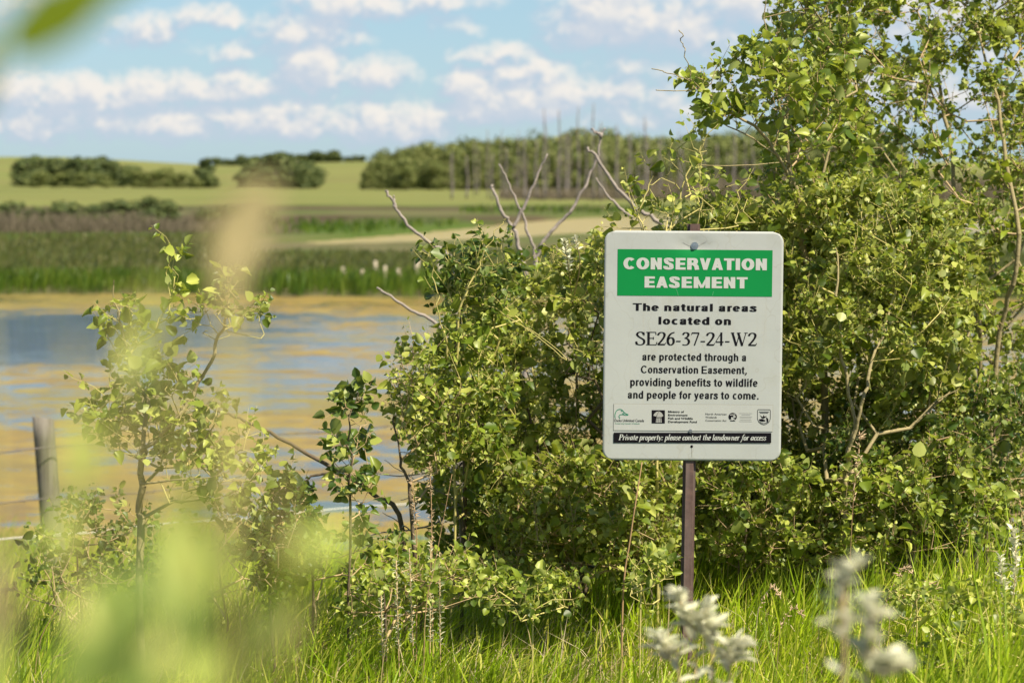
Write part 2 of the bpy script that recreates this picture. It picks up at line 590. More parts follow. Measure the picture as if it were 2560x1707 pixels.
def build_water():
    m, k = new_mat('pond water with floating algae')
    pos = k.n('ShaderNodeNewGeometry').outputs['Position']
    sp = k.n('ShaderNodeSeparateXYZ'); k.l(pos, sp.inputs[0])
    Y = sp.outputs[1]; X = sp.outputs[0]
    # floating algae in torn bands
    a1 = k.noise(k.scalev(pos, .42, .85, 1), 1, 9, .66, .8)
    a2 = k.noise(k.scalev(pos, .13, .22, 1), 1, 5, .6, .5)
    fine = k.noise(k.scalev(pos, 7, 6, 1), 1, 4, .7)
    a4 = k.noise(k.scalev(pos, 1.3, 2.0, 1), 1, 8, .72, .6)
    cov = k.m('ADD', k.m('ADD', k.m('MULTIPLY', a1, .55), k.m('MULTIPLY', a2, .32)), k.m('MULTIPLY', a4, .85))
    cov = k.m('ADD', cov, k.m('MULTIPLY', k.m('SUBTRACT', fine, .5), .12))
    a3 = k.noise(k.scalev(pos, .8, 4.5, 1), 1, 6, .7, .3)
    cov = k.m('ADD', cov, k.m('MULTIPLY', k.m('SUBTRACT', a3, .5), .35))
    # open water stretch (mid pond) and the open patch to the left
    stretch = k.m('MULTIPLY', k.smooth(Y, 36, 42), k.smooth(Y, 58, 52))
    Yw = k.m('ADD', Y, k.m('MULTIPLY', k.m('SUBTRACT', a1, .5), 12))
    Xw = k.m('ADD', X, k.m('MULTIPLY', k.m('SUBTRACT', a1, .5), 8))
    openp = k.m('MULTIPLY', k.m('MULTIPLY', k.smooth(Xw, -3.5, -8.0), k.smooth(Yw, 38, 44)), k.smooth(Yw, 58, 52))
    openp = k.m('MULTIPLY', openp, k.smooth(a3, .28, .55))
    thr = k.m('ADD', k.m('ADD', .822, k.m('MULTIPLY', stretch, .035)), k.m('MULTIPLY', openp, .25))
    nearm = k.smooth(Y, 31, 24)
    thr = k.m('SUBTRACT', thr, k.m('MULTIPLY', nearm, .03))
    farm = k.m('MULTIPLY', k.smooth(Y, 90, 93), k.smooth(X, 12, 2))
    thr = k.m('SUBTRACT', thr, k.m('MULTIPLY', farm, .13))
    edge = k.m('SUBTRACT', cov, thr)
    al = k.smooth(edge, -.014, .016)
    sub = k.smooth(edge, -.10, .02)
    wn = k.noise(k.scalev(pos, 1.2, 3.5, 1), 1, 4, .6)
    wn2 = k.noise(k.scalev(pos, 5, 12, 1), 1, 3, .6)
    hgt = k.m('ADD', wn, k.m('MULTIPLY', wn2, .4))
    bp = k.n('ShaderNodeBump')
    k.l(hgt, bp.inputs['Height'])
    bp.inputs['Distance'].default_value = .05
    k.l(k.m('MULTIPLY_ADD', openp, 1.0, .12), bp.inputs['Strength'])
    wcol = k.mix(sub, (.035, .042, .045), (.11, .085, .04))
    wsh = k.n('ShaderNodeBsdfPrincipled')
    k.l(k.mix(openp, wcol, (.02, .024, .05)), wsh.inputs['Base Color'])
    wsh.inputs['Roughness'].default_value = .07
    wsh.inputs['IOR'].default_value = 1.33
    k.l(bp.outputs[0], wsh.inputs['Normal'])
    acol = k.ramp(k.noise(k.scalev(pos, .8, 1.2, 1), 1, 6, .65), [(.35, (.17, .12, .042)), (.5, (.28, .19, .035)), (.65, (.31, .24, .05))])
    acol = k.mix(k.m('MULTIPLY', k.smooth(k.noise(k.scalev(pos, .12, .2, 1), 1, 4), .45, .62), .6), acol, (.19, .18, .04))
    acol = k.mix(k.m('MULTIPLY', k.smooth(k.noise(k.scalev(pos, 2.2, 4.0, 1), 1, 6, .7), .42, .62), .55), acol, (.16, .12, .05))
    acol = k.mix(k.m('MULTIPLY', k.smooth(Y, 80, 92), .75), acol, (.30, .26, .13))
    ash = principled(k, acol, .75, .2, 0, bump(k, fine, .6, .02))
    ms = k.n('ShaderNodeMixShader')
    k.l(k.m('MULTIPLY', al, .9), ms.inputs[0])
    k.l(wsh.outputs[0], ms.inputs[1]); k.l(ash, ms.inputs[2])
    out(k, ms.outputs[0])
    V = np.array([(-140, 12, 0), (140, 12, 0), (190, 240, 0), (-190, 240, 0)], float)
    link('water', mesh_np('water', V, [np.array([[0, 1, 2, 3]])], m), kind='structure')


build_water()


# ------------------------------------------------------------------ the sign
S0 = P(1735.5, 578, 6.2)        # top centre of the sign face
PXM = FPX / 6.22
ZT = S0.z
def sx(px, py):                  # photo pixel -> local coordinates on the sign face
    return (px - (1735.5 - (py - 578) * .0080)) / PXM, -(py - 578) / PXM


sign_ground = gz(S0.x, 6.2)
sign = thing('conservation_sign', 'white metal sign with green header reading CONSERVATION EASEMENT on a rusty steel post', 'sign',
             (S0.x, 6.2, S0.z))
sign.matrix_basis = Matrix.Translation(S0) @ Matrix.Rotation(R(.46), 4, 'Y') @ Matrix.Rotation(R(-1.0), 4, 'X')

# panel: rounded sheet 2.5 mm thick, dented round the top bolt
PW, PH, CR = 446 / PXM / 2, 573 / PXM, .028
BX, BZ = sx(1737, 614)
def dent(x, z):
    r = math.hypot((x - BX) * .55, z - BZ)
    d = .0045 * math.exp(-(r / .022) ** 2)
    cr = abs(z - BZ - .55 * abs(x - BX) + .0)
    d -= .0012 * math.exp(-(cr / .0035) ** 2) * math.exp(-(abs(x - BX) / .03) ** 2)
    wave = .0007 * math.sin(x * 13 + 1) * math.sin(z * 9)
    return d + wave


def rounded(x0, x1, z0, z1, r, n=7):
    pts = []
    for cx, cz, a0 in ((x1 - r, z1 - r, 0), (x0 + r, z1 - r, 90), (x0 + r, z0 + r, 180), (x1 - r, z0 + r, 270)):
        for i in range(n + 1):
            a = R(a0 + 90 * i / n)
            pts.append((cx + r * math.cos(a), cz + r * math.sin(a)))
    return pts


def make_panel():
    bm = bmesh.new()
    nx, nz = 72, 92
    grid = {}
    for j in range(nz + 1):
        z = -PH * j / nz
        # half width of the rounded outline at this height
        for_ = 0
        if -z < CR:
            for_ = CR - math.sqrt(max(0, CR * CR - (CR + z) ** 2))
        if z < -PH + CR:
            for_ = CR - math.sqrt(max(0, CR * CR - (z + PH - CR) ** 2))
        hw = PW - for_
        for i in range(nx + 1):
            x = -hw + 2 * hw * i / nx
            grid[i, j] = bm.verts.new((x, dent(x, z), z))
    for j in range(nz):
        for i in range(nx):
            bm.faces.new((grid[i, j], grid[i, j + 1], grid[i + 1, j + 1], grid[i + 1, j]))
    for f in bm.faces:
        f.smooth = True
    me = bpy.data.meshes.new('panel')
    bm.to_mesh(me)
    bm.free()
    o = link('panel', me, sign, loc=(0, 0, 0))
    so_ = o.modifiers.new('thickness', 'SOLIDIFY')
    so_.thickness = .0025
    so_.offset = -1
    m, k = new_mat('off white sign sheet')
    t = k.n('ShaderNodeTexCoord').outputs['Object']
    n = k.noise(t, 9, 6)
    streak = k.noise(k.scalev(t, 60, 1, 2.5), 1, 4)
    speck = k.smooth(k.noise(t, 160, 3), .70, .76)
    c = k.mix(n, (.35, .37, .355), (.41, .43, .41))
    c = k.mix(k.m('MULTIPLY', k.smooth(streak, .55, .75), .25), c, (.37, .35, .28))
    c = k.mix(k.m('MULTIPLY', speck, .5), c, (.33, .28, .2))
    blot = k.smooth(k.noise(k.scalev(t, 7, 1, 5), 1, 7, .7), .52, .68)
    c = k.mix(k.m('MULTIPLY', blot, .35), c, (.33, .33, .27))
    vein = k.smooth(k.m('ABSOLUTE', k.m('SUBTRACT', k.noise(k.scalev(t, 9, 1, 6), 1, 3, .5), .5)), .006, .0)
    c = k.mix(k.m('MULTIPLY', vein, .3), c, (.28, .27, .22))
    out(k, principled(k, c, .42, .4, 0, bump(k, n, .12, .01)))
    me.materials.append(m)
    return o


panel = make_panel()
M['signgreen'] = simple('green sign film', (.002, .20, .045), .5, .2, var=.07, scale=12)
M['signblack'] = simple('black print', (.006, .0055, .008), .6, .1, var=.2)
M['signwhite'] = simple('white print', (.44, .455, .43), .45, .3, var=.04)
M['signgrey'] = simple('grey print', (.33, .33, .31), .5, .3, var=.1)
M['duckgreen'] = simple('dark green print', (.01, .2, .11), .5, .3, var=.1)
M['sticker'] = simple('sticker film', (.395, .41, .39), .5, .35, var=.03)
M['stickeredge'] = simple('sticker edge grime', (.30, .29, .23), .6, .2, var=.1)
LAY = .0006


def drape(o_mesh, layer):
    for v in o_mesh.vertices:
        v.co.y = dent(v.co.x, v.co.z) - LAY * layer + v.co.y
    o_mesh.update()


def flat_grid(name, px0, px1, py0, py1, mat, layer, n=24, skew=0.0):
    x0, z1 = sx(px0, py0); x1, _ = sx(px1, py0); _, z0 = sx(px0, py1)
    V, F = [], []
    mz = max(2, int(n * abs(z1 - z0) / abs(x1 - x0)))
    for j in range(mz + 1):
        for i in range(n + 1):
            x = x0 + (x1 - x0) * i / n
            V.append((x, 0, z0 + (z1 - z0) * j / mz + skew * (i / n - .5) / PXM))
    for j in range(mz):
        for i in range(n):
            a = j * (n + 1) + i
            F.append((a, a + 1, a + n + 2, a + n + 1))
    me = mesh_from(name, V, F, mat, True)
    drape(me, layer)
    return link(name, me, sign, loc=(0, 0, 0))


flat_grid('header_band', 1545.2, 1931, 624, 739.6, M['signgreen'], 1, 60)
flat_grid('logo_sticker_edge', 1535.5, 1934.5, 1009.5, 1077, M['stickeredge'], 1)
flat_grid('logo_sticker', 1536.3, 1933.7, 1010.3, 1076.2, M['sticker'], 2)
flat_grid('notice_band', 1536, 1930, 1080.8, 1106, M['signblack'], 3, skew=2.2)


def text_line(s, px0, px1, py_cap, py_base, mat, layer, bold=0.0, cap=None, name='lettering', refh=.729, shear=0, space=1.0):
    """lettering fitted between px0..px1 with cap height py_cap..py_base"""
    cu = bpy.data.curves.new('t', 'FONT')
    cu.body = s
    cu.size = 1.0
    cu.offset = bold
    cu.shear = shear
    cu.space_character = space
    cu.resolution_u = 4
    to = bpy.data.objects.new('t', cu)
    COL.objects.link(to)
    dg = bpy.context.evaluated_depsgraph_get()
    me = bpy.data.meshes.new_from_object(to.evaluated_get(dg))
    bpy.data.objects.remove(to)
    co = np.array([v.co[:] for v in me.vertices])
    x0, x1 = co[:, 0].min(), co[:, 0].max()
    base_w, z_b = sx(px0, py_base)
    right, _ = sx(px1, py_base)
    kx = (right - base_w) / (x1 - x0)
    kz = (py_base - py_cap) / PXM / (refh + 2 * bold)
    for v in me.vertices:
        x, y = v.co.x, v.co.y
        v.co = ((x - x0) * kx + base_w, 0, z_b + (y + bold) * kz)
    me.materials.clear()
    me.materials.append(mat)
    drape(me, layer)
    return link(name, me, sign, loc=(0, 0, 0))


text_line('Ducks Unlimited Canada', 1538, 1612, 1047.5, 1054.5, M['signblack'], 3, .004)
text_line("Conserving Canada's Wetlands", 1539, 1601, 1057, 1060.5, M['duckgreen'], 3, .004)
for i, s in enumerate(('Ministry of', 'Environment', 'Fish and Wildlife', 'Development Fund')):
    text_line(s, 1672, (1712, 1721, 1734, 1744)[i], 1025.5 + i * 8.4, 1031 + i * 8.4, M['signblack'], 3, .02)
for i, s in enumerate(('North American', 'Wetlands', 'Conservation Act')):
    text_line(s, 1765.5, (1818, 1794, 1818)[i], 1031 + i * 8, 1036 + i * 8, M['signblack'], 3, .0)
for i, (a, b) in enumerate(((1850, 1883), (1855, 1880), (1852, 1882), (1852, 1882), (1853, 1881), (1850, 1882))):
    pass

# pen strokes with thick and thin, for the serif faces and the emblems
TH, TN = .13, .045
GL = {
 'S': (.56, [([(.45,.78),(.40,.92),(.27,.985),(.12,.92),(.08,.77),(.18,.62),(.33,.50),(.46,.36),(.45,.13),(.30,.015),(.15,.03),(.06,.10),(.03,.25)],1,None),([(.46,.70),(.46,.98)],0,.04),([(.03,.02),(.03,.28)],0,.04)]),
 'E': (.63, [([(.15,0),(.15,1)],0,.13),([(.02,.975),(.54,.975)],0,.05),([(.15,.52),(.42,.52)],0,.05),([(.02,.025),(.57,.025)],0,.05),([(.54,.99),(.56,.78)],0,.045),([(.57,.0),(.61,.24)],0,.045),([(.42,.42),(.42,.62)],0,.045)]),
 '2': (.5, [([(.04,.75),(.10,.90),(.24,.97),(.37,.90),(.40,.73),(.33,.52),(.18,.25),(.04,.06)],1,None),([(.03,.05),(.42,.05)],0,.10),([(.42,.03),(.47,.2)],0,.04)]),
 '6': (.5, [([(.45,.98),(.26,.88),(.12,.64),(.08,.35),(.12,.12),(.24,.02),(.37,.12),(.41,.32),(.36,.52),(.25,.58),(.14,.50),(.09,.38)],1,None)]),
 '3': (.5, [([(.06,.80),(.13,.93),(.24,.97),(.35,.90),(.36,.75),(.28,.61),(.16,.54)],1,None),([(.16,.54),(.32,.49),(.40,.30),(.35,.11),(.20,.02),(.04,.06)],1,None)]),
 '7': (.5, [([(.04,.80),(.07,.97)],0,.04),([(.05,.94),(.46,.94)],0,.09),([(.44,.94),(.20,0)],0,.075)]),
 '4': (.5, [([(.33,0),(.33,1)],0,.11),([(.33,.97),(.03,.30)],0,.045),([(.02,.27),(.46,.27)],0,.08)]),
 '-': (.35, [([(.04,.30),(.29,.30)],0,.085)]),
 'W': (.96, [([(.09,1),(.31,0)],0,.12),([(.31,0),(.47,.85)],0,.045),([(.41,1),(.64,0)],0,.12),([(.64,0),(.84,1)],0,.045),([(0,.975),(.2,.975)],0,.04),([(.33,.975),(.55,.975)],0,.04),([(.74,.975),(.94,.975)],0,.04)]),
 'P': (.54, [([(.14,0),(.14,1)],0,.16),([(.14,.97),(.36,.96),(.47,.75),(.36,.52),(.14,.5)],1,None),([(.0,.02),(.3,.02)],0,.05),([(.0,.98),(.2,.98)],0,.05)]),
 'r': (.35, [([(.1,0),(.1,.64)],0,.13),([(.12,.42),(.22,.60),(.32,.60)],1,.09),([(.0,.61),(.1,.61)],0,.05)]),
 'i': (.25, [([(.1,.02),(.1,.64)],0,.13),([(.0,.61),(.1,.61)],0,.05),([(.1,.04),(.21,.05)],0,.06),([(.11,.83),(.11,.97)],0,.13)]),
 'v': (.42, [([(.06,.64),(.17,.02)],0,.13),([(.17,.0),(.37,.62)],0,.07),([(0,.61),(.1,.61)],0,.05)]),
 'a': (.45, [([(.34,.56),(.2,.62),(.08,.42),(.07,.14),(.17,.04),(.33,.26)],1,None),([(.35,.64),(.33,.05)],0,.13),([(.33,.05),(.44,.07)],0,.05)]),
 't': (.29, [([(.12,.85),(.12,.06)],0,.13),([(.12,.04),(.25,.07)],0,.06),([(.0,.61),(.26,.61)],0,.06)]),
 'e': (.37, [([(.07,.30),(.27,.38),(.29,.55),(.19,.62),(.08,.42),(.08,.14),(.18,.03),(.33,.14)],1,None)]),
 'p': (.45, [([(.1,-.3),(.1,.64)],0,.13),([(.12,.5),(.24,.62),(.36,.48),(.35,.16),(.24,.02),(.12,.1)],1,None),([(-.02,-.3),(.2,-.3)],0,.05),([(0,.61),(.1,.61)],0,.05)]),
 'o': (.42, [([(.21,.62),(.09,.5),(.07,.2),(.2,.02),(.33,.15),(.34,.45),(.21,.62)],1,None)]),
 'y': (.42, [([(.06,.64),(.18,.05)],0,.13),([(.38,.63),(.2,-.08),(.04,-.28)],0,.07)]),
 ':': (.24, [([(.1,.02),(.1,.16)],0,.14),([(.1,.46),(.1,.6)],0,.14)]),
 'l': (.25, [([(.1,1.02),(.1,.03)],0,.13),([(.1,.04),(.21,.06)],0,.06),([(0,.99),(.1,.99)],0,.05)]),
 's': (.33, [([(.27,.52),(.18,.62),(.08,.52),(.14,.37),(.26,.22),(.2,.05),(.08,.04),(.03,.15)],1,.10)]),
 'c': (.35, [([(.31,.5),(.22,.61),(.1,.5),(.07,.25),(.13,.06),(.22,.03),(.32,.12)],1,None)]),
 'n': (.47, [([(.1,0),(.1,.64)],0,.13),([(.12,.42),(.24,.60),(.34,.54)],1,.07),([(.345,.58),(.34,.03)],0,.13),([(.34,.04),(.45,.06)],0,.05),([(0,.61),(.1,.61)],0,.05)]),
 'h': (.47, [([(.1,0),(.1,1.02)],0,.13),([(.12,.42),(.24,.60),(.34,.54)],1,.07),([(.345,.58),(.34,.03)],0,.13),([(.34,.04),(.45,.06)],0,.05),([(0,.99),(.1,.99)],0,.05)]),
 'd': (.46, [([(.33,.56),(.2,.62),(.08,.42),(.07,.14),(.17,.04),(.33,.26)],1,None),([(.35,1.02),(.34,.04)],0,.13),([(.34,.05),(.44,.07)],0,.05)]),
 'w': (.6, [([(.06,.64),(.16,.02)],0,.12),([(.16,0),(.30,.6)],0,.06),([(.29,.64),(.37,.02)],0,.12),([(.37,0),(.54,.62)],0,.06)]),
 'f': (.3, [([(.36,.97),(.26,1.0),(.17,.8),(.14,.4),(.1,.0),(.02,-.24),(-.08,-.26)],1,.10),([(.0,.61),(.3,.61)],0,.06)]),
 ' ': (.24, []),
}


def stroke_into(V, F, pts, smooth, wd, tf, depth, th=TH, tn=TN):
    if smooth:
        pts = [(p.x, p.y) for p in catmull([(x, y, 0) for x, y in pts], 4)]
    n = len(pts)
    b0 = len(V)
    for i, (x, y) in enumerate(pts):
        a, b = pts[max(i - 1, 0)], pts[min(i + 1, n - 1)]
        dx, dy = b[0] - a[0], b[1] - a[1]
        L = math.hypot(dx, dy) or 1
        dx, dy = dx / L, dy / L
        hw = (wd if wd else tn + (th - tn) * abs(dy) ** 1.2) / 2
        for s in (1, -1):
            X, Z = tf(x - dy * hw * s, y + dx * hw * s)
            V.append((X, -depth, Z))
    for i in range(n - 1):
        a = b0 + 2 * i
        F.append((a, a + 1, a + 3, a + 2))


def pen_text(s, px0, px1, py_cap, py_base, mat, layer, shear=0., name='lettering', th=TH, tn=TN, rise=0.):
    W = sum(GL[c][0] for c in s)
    x0, z0 = sx(px0, py_base)
    x1, _ = sx(px1, py_base)
    kx = (x1 - x0) / (W - .08)
    kz = (py_base - py_cap) / PXM
    V, F = [], []
    cx = 0
    i = 0
    for c in s:
        a, strokes = GL[c]
        for (pts, sm, wd) in strokes:
            i += 1
            stroke_into(V, F, pts, sm, wd, lambda x, y: (x0 + (cx + x) * kx + y * shear * kz, z0 + y * kz + rise / PXM * (cx / W - .5)), .00002 * (i % 8), th, tn)
        cx += a
    me = mesh_from(name, V, F, mat)
    drape(me, layer)
    return link(name, me, sign, loc=(0, 0, 0))


pen_text('SE26-37-24-W2', 1590.5, 1890, 829.5, 862.5, M['signblack'], 1, th=.125, tn=.05)
pen_text('Private property: please contact the landowner for access', 1548, 1915, 1085.2, 1099.6, M['signwhite'], 4, shear=.22, th=.15, tn=.06, rise=2.0)


def arc(cx, cy, rx, ry, a0, a1, n=9):
    return [(cx + rx * math.cos(R(a0 + (a1 - a0) * i / n)), cy + ry * math.sin(R(a0 + (a1 - a0) * i / n))) for i in range(n + 1)]


def sans(w, h=None):
    """grotesque letters drawn with a pen of width w (stems) and h (bars)"""
    h = h or w * .82
    t, u = w / 2, h / 2
    X = .73
    c = None
    cd = (w + h) / 2
    st = lambda x, y0, y1: ([(x, y0), (x, y1)], 0, w)
    br = lambda y, x0, x1: ([(x0, y), (x1, y)], 0, h)
    bowl = lambda cx: (arc(cx, X / 2, .25 - t, X / 2 - u + .01, 0, 360, 14), 0, c)
    arch = lambda x0, x1: (arc((x0 + x1) / 2, X - .26, (x1 - x0) / 2, .26 - u + .01, 160, 0, 8) + [(x1, 0)], 0, None)
    dg = lambda x0, y0, x1, y1, lo, hi, k=1.0: ([(x0, y0), (x1, y1)], 0, cd * k, lo, hi)
    g = {}
    g['C'] = (.76, [(arc(.40, .5, .37 - t, .51 - u, 42, 318, 14), 0, c)])
    g['O'] = (.82, [(arc(.41, .5, .38 - t, .51 - u, 0, 360, 18), 0, c)])
    g['N'] = (.76, [st(.05 + t, 0, 1), st(.70 - t, 0, 1), dg(.05 + t, 1.02, .70 - t, -.02, 0, 1, .80)])
    g['S'] = (.70, [([(.63 - t, .70), (.55 - t * .4, .90 - u * .5), (.34, 1.01 - u), (.13 + t * .5, .90 - u * .4), (.07 + t, .73), (.16 + t * .6, .60), (.34, .52), (.53 - t * .4, .42), (.63 - t, .28), (.56 - t * .5, .10 + u * .4), (.34, u - .01), (.12 + t * .4, .10 + u * .4), (.04 + t, .30)], 1, c)])
    g['E'] = (.68, [st(.05 + t, 0, 1), br(u, .05, .64), br(.5, .05, .60), br(1 - u, .05, .63)])
    g['R'] = (.76, [st(.05 + t, 0, 1), ([(.1, 1 - u), (.45, 1 - u)] + arc(.45, .71, .22 - t * .9, .29 - u, 90, -90, 8)[1:] + [(.1, .42 + u * .0)], 0, c), ([(.48, .46), (.59, .30), (.63, 0)], 0, w)])
    g['V'] = (.70, [dg(.04 + t * .8, 1.04, .35, -.04, 0, 1), dg(.66 - t * .8, 1.04, .35, -.04, 0, 1)])
    g['A'] = (.72, [dg(.04 + t * .8, -.04, .36, 1.04, 0, 1), dg(.68 - t * .8, -.04, .36, 1.04, 0, 1), br(.28, .16, .56)])
    g['T'] = (.66, [st(.33, 0, 1), br(1 - u, .02, .64)])
    g['I'] = (.10 + w, [st(.05 + t, 0, 1)])
    g['M'] = (1.02, [st(.05 + t, 0, 1), st(.97 - t, 0, 1), dg(.05 + t, 1.02, .51, .02, 0, 1, .72), dg(.97 - t, 1.02, .51, .02, 0, 1, .72)])
    g['a'] = (.58, [([(.09 + t * .4, .50), (.14 + t * .5, .66 - u * .3), (.28, X - u + .01), (.40, .66), (.47 - t + .02, .52), (.49 - t, .0)], 0, None), ([(.46 - t, .44), (.26, .40), (.10 + t * .6, .31), (.07 + t, .19), (.13 + t * .5, .06 + u * .3), (.24, u - .01), (.38 - t * .3, .08 + u), (.47 - t, .24)], 0, None)])
    g['b'] = (.60, [st(.06 + t, 0, 1), bowl(.31)])
    g['c'] = (.54, [(arc(.30, X / 2, .25 - t, X / 2 - u + .01, 48, 312, 11), 0, c)])
    g['d'] = (.60, [st(.54 - t, 0, 1), bowl(.29)])
    g['e'] = (.57, [(arc(.29, X / 2, .25 - t, X / 2 - u + .01, 0, 320, 13), 0, c), br(.36, .1, .52 - t)])
    g['f'] = (.34, [([(.34, 1 - u * .8), (.24, 1 - u * .9), (.165, .88), (.16, 0)], 0, None), br(X - u, .01, .33)])
    g['g'] = (.60, [bowl(.29), ([(.54 - t, X), (.54 - t, 0), (.50 - t, -.16), (.30, -.25), (.10, -.19)], 0, w * .92)])
    g['h'] = (.58, [st(.06 + t, 0, 1), arch(.06 + t, .53 - t)])
    g['i'] = (.12 + w, [st(.06 + t, 0, X), ([(.06 + t, .85), (.06 + t, 1.0)], 0, w)])
    g['l'] = (.12 + w, [st(.06 + t, 0, 1)])
    g['m'] = (.88, [st(.06 + t, 0, X), arch(.06 + t, .45), arch(.45, .84 - t)])
    g['n'] = (.58, [st(.06 + t, 0, X), arch(.06 + t, .53 - t)])
    g['o'] = (.58, [bowl(.29)])
    g['p'] = (.60, [st(.06 + t, -.27, X), bowl(.31)])
    g['r'] = (.38, [st(.06 + t, 0, X), ([(.06 + t, .42), (.17, .62), (.37, .67)], 0, w * .9)])
    g['s'] = (.52, [([(.46 - t * .5, .51), (.40 - t * .3, .64), (.26, X - u + .01), (.12 + t * .4, .64), (.11 + t * .5, .52), (.26, .40), (.41 - t * .2, .28), (.46 - t * .7, .19), (.38, .06 + u * .3), (.25, u - .01), (.10 + t * .3, .09), (.05 + t * .5, .22)], 1, None)])
    g['t'] = (.36, [([(.17, .92), (.17, .16), (.21, u + .01), (.34, u * .9)], 0, None), br(X - u, .01, .33)])
    g['u'] = (.58, [([(.06 + t, X), (.06 + t, .24), (.12 + t * .6, .08 + u * .4), (.26, u), (.42, .1), (.52 - t, .22)], 0, None), st(.53 - t, 0, X)])
    g['v'] = (.54, [dg(.03 + t * .9, X + .04, .27, -.04, 0, X), dg(.51 - t * .9, X + .04, .27, -.04, 0, X)])
    g['w'] = (.78, [dg(.03 + t * .9, X + .04, .22, -.04, 0, X), dg(.39, X + .02, .22, -.04, 0, X), dg(.39, X + .02, .56, -.04, 0, X), dg(.75 - t * .9, X + .04, .56, -.04, 0, X)])
    g['y'] = (.54, [dg(.03 + t * .9, X + .04, .28, .0, 0, X), ([(.51 - t * .9, X), (.27, -.04), (.20, -.20), (.06, -.22)], 0, w * .9)])
    g[','] = (.14 + w, [([(.07 + t, w), (.07 + t, 0), (.05, -.18)], 0, w * .8)])
    g['.'] = (.14 + w, [([(.07 + t, w * .95), (.07 + t, 0)], 0, w)])
    g[' '] = (.28, [])
    return g


def sans_text(s, px0, px1, py_cap, py_base, mat, layer, w, h=None):
    h = h or w * .8
    gl = sans(w, h)
    W = sum(gl[c][0] for c in s)
    x0, z0 = sx(px0, py_base)
    x1, _ = sx(px1, py_base)
    kx = (x1 - x0) / (W - .10)
    kz = (py_base - py_cap) / PXM
    V, F = [], []
    cx, i = 0, 0
    for ch in s:
        a, strokes = gl[ch]
        for sk in strokes:
            pts, sm, wd = sk[:3]
            lo, hi = (sk[3], sk[4]) if len(sk) > 3 else (-9, 9)
            i += 1
            stroke_into(V, F, pts, sm, wd, lambda x, y: (x0 + (cx + x - .05) * kx, z0 + min(hi, max(lo, y)) * kz), .00002 * (i % 8), w, h)
        cx += a
    me = mesh_from('lettering', V, F, mat)
    drape(me, layer)
    return link('lettering', me, sign, loc=(0, 0, 0))


def poly_print(name, polys, mat, layer, depth=0.):
    V, F = [], []
    for k_, pl in enumerate(polys):
        b = len(V)
        for (px, py) in pl:
            X, Z = sx(px, py)
            V.append((X, -depth - .00002 * k_, Z))
        F.append(tuple(range(b, b + len(pl))))
    me = mesh_from(name, V, F, mat)
    drape(me, layer)
    return link(name, me, sign, loc=(0, 0, 0))


def line_print(name, lines, mat, layer, wpx=1.4):
    V, F = [], []
    for i, (pts, sm) in enumerate(lines):
        stroke_into(V, F, pts, sm, wpx, lambda x, y: sx(x, y), .00002 * i)
    me = mesh_from(name, V, F, mat)
    drape(me, layer)
    return link(name, me, sign, loc=(0, 0, 0))


sans_text('CONSERVATION', 1560, 1917, 645, 674, M['signwhite'], 2, .26, .20)
sans_text('EASEMENT', 1612, 1867.5, 691.5, 719.5, M['signwhite'], 2, .26, .20)
sans_text('The natural areas', 1584, 1891, 758.5, 777, M['signblack'], 1, .19, .135)
sans_text('located on', 1647, 1828, 791.5, 810.5, M['signblack'], 1, .19, .135)
sans_text('are protected through a', 1607, 1867, 882, 900.6, M['signblack'], 1, .165, .12)
sans_text('Conservation Easement,', 1604, 1869, 914, 932.5, M['signblack'], 1, .165, .12)
sans_text('providing benefits to wildlife', 1577, 1895, 945, 964.5, M['signblack'], 1, .165, .12)
sans_text('and people for years to come.', 1571, 1898.5, 977, 996, M['signblack'], 1, .165, .12)

# duck head emblem
line_print('duck_emblem', [([(1540, 1046), (1539, 1040), (1540.5, 1032), (1545, 1025.5), (1552, 1023.5), (1558, 1026), (1561, 1030), (1566, 1034), (1572.5, 1037), (1566, 1038), (1559, 1036.5), (1553, 1037), (1549.5, 1040), (1550, 1044), (1552, 1046)], 1),
                           ([(1554, 1028), (1557, 1028.5)], 0), ([(1558, 1033), (1562, 1035)], 0)], M['duckgreen'], 3, 1.7)
# wheat sheaf in a black square
poly_print('sheaf_square', [[(1631, 1025), (1664, 1025), (1664, 1058), (1631, 1058)]], M['signblack'], 3)
poly_print('sheaf_emblem', [
    [(1641, 1056), (1656, 1056), (1655, 1044), (1643, 1044)],
    [(1643, 1042.5), (1655, 1042.5), (1660, 1039), (1656, 1032), (1650, 1028), (1646, 1034)],
    [(1642, 1041), (1645, 1034), (1649, 1028), (1643, 1029), (1637, 1034), (1635, 1039)]], M['signgrey'], 4)
line_print('sheaf_line', [([(1641, 1043.3), (1656, 1043.3)], 0), ([(1645, 1044), (1644, 1055)], 0), ([(1649, 1044), (1649, 1055)], 0), ([(1653, 1044), (1653.5, 1055)], 0)], M['signblack'], 5, .7)
# round tree emblem
circ = lambda cx, cy, rx, ry, a0=0, a1=360, n=18: [(cx + rx * math.cos(R(a0 + (a1 - a0) * i / n)), cy + ry * math.sin(R(a0 + (a1 - a0) * i / n))) for i in range(n + (a1 - a0 < 360))]
poly_print('tree_emblem', [circ(1833.5, 1040, 10.5, 9.8, 180, 360), circ(1833.5, 1040.3, 10.5, 9, 0, 55) + [(1836, 1040.3)], circ(1833.5, 1040.3, 10.5, 9, 125, 180) + [(1831, 1040.3)],
                           [(1826, 1051), (1841, 1051), (1836, 1048), (1831, 1048)]], M['signblack'], 3)
poly_print('tree_emblem_gap', [[(1826, 1034.5), (1841, 1033.5), (1839, 1035.8), (1827, 1036.4)], circ(1837.5, 1040, 3.4, 2.6), [(1830, 1041), (1836, 1044), (1834, 1049), (1829.5, 1049)]], M['sticker'], 4)
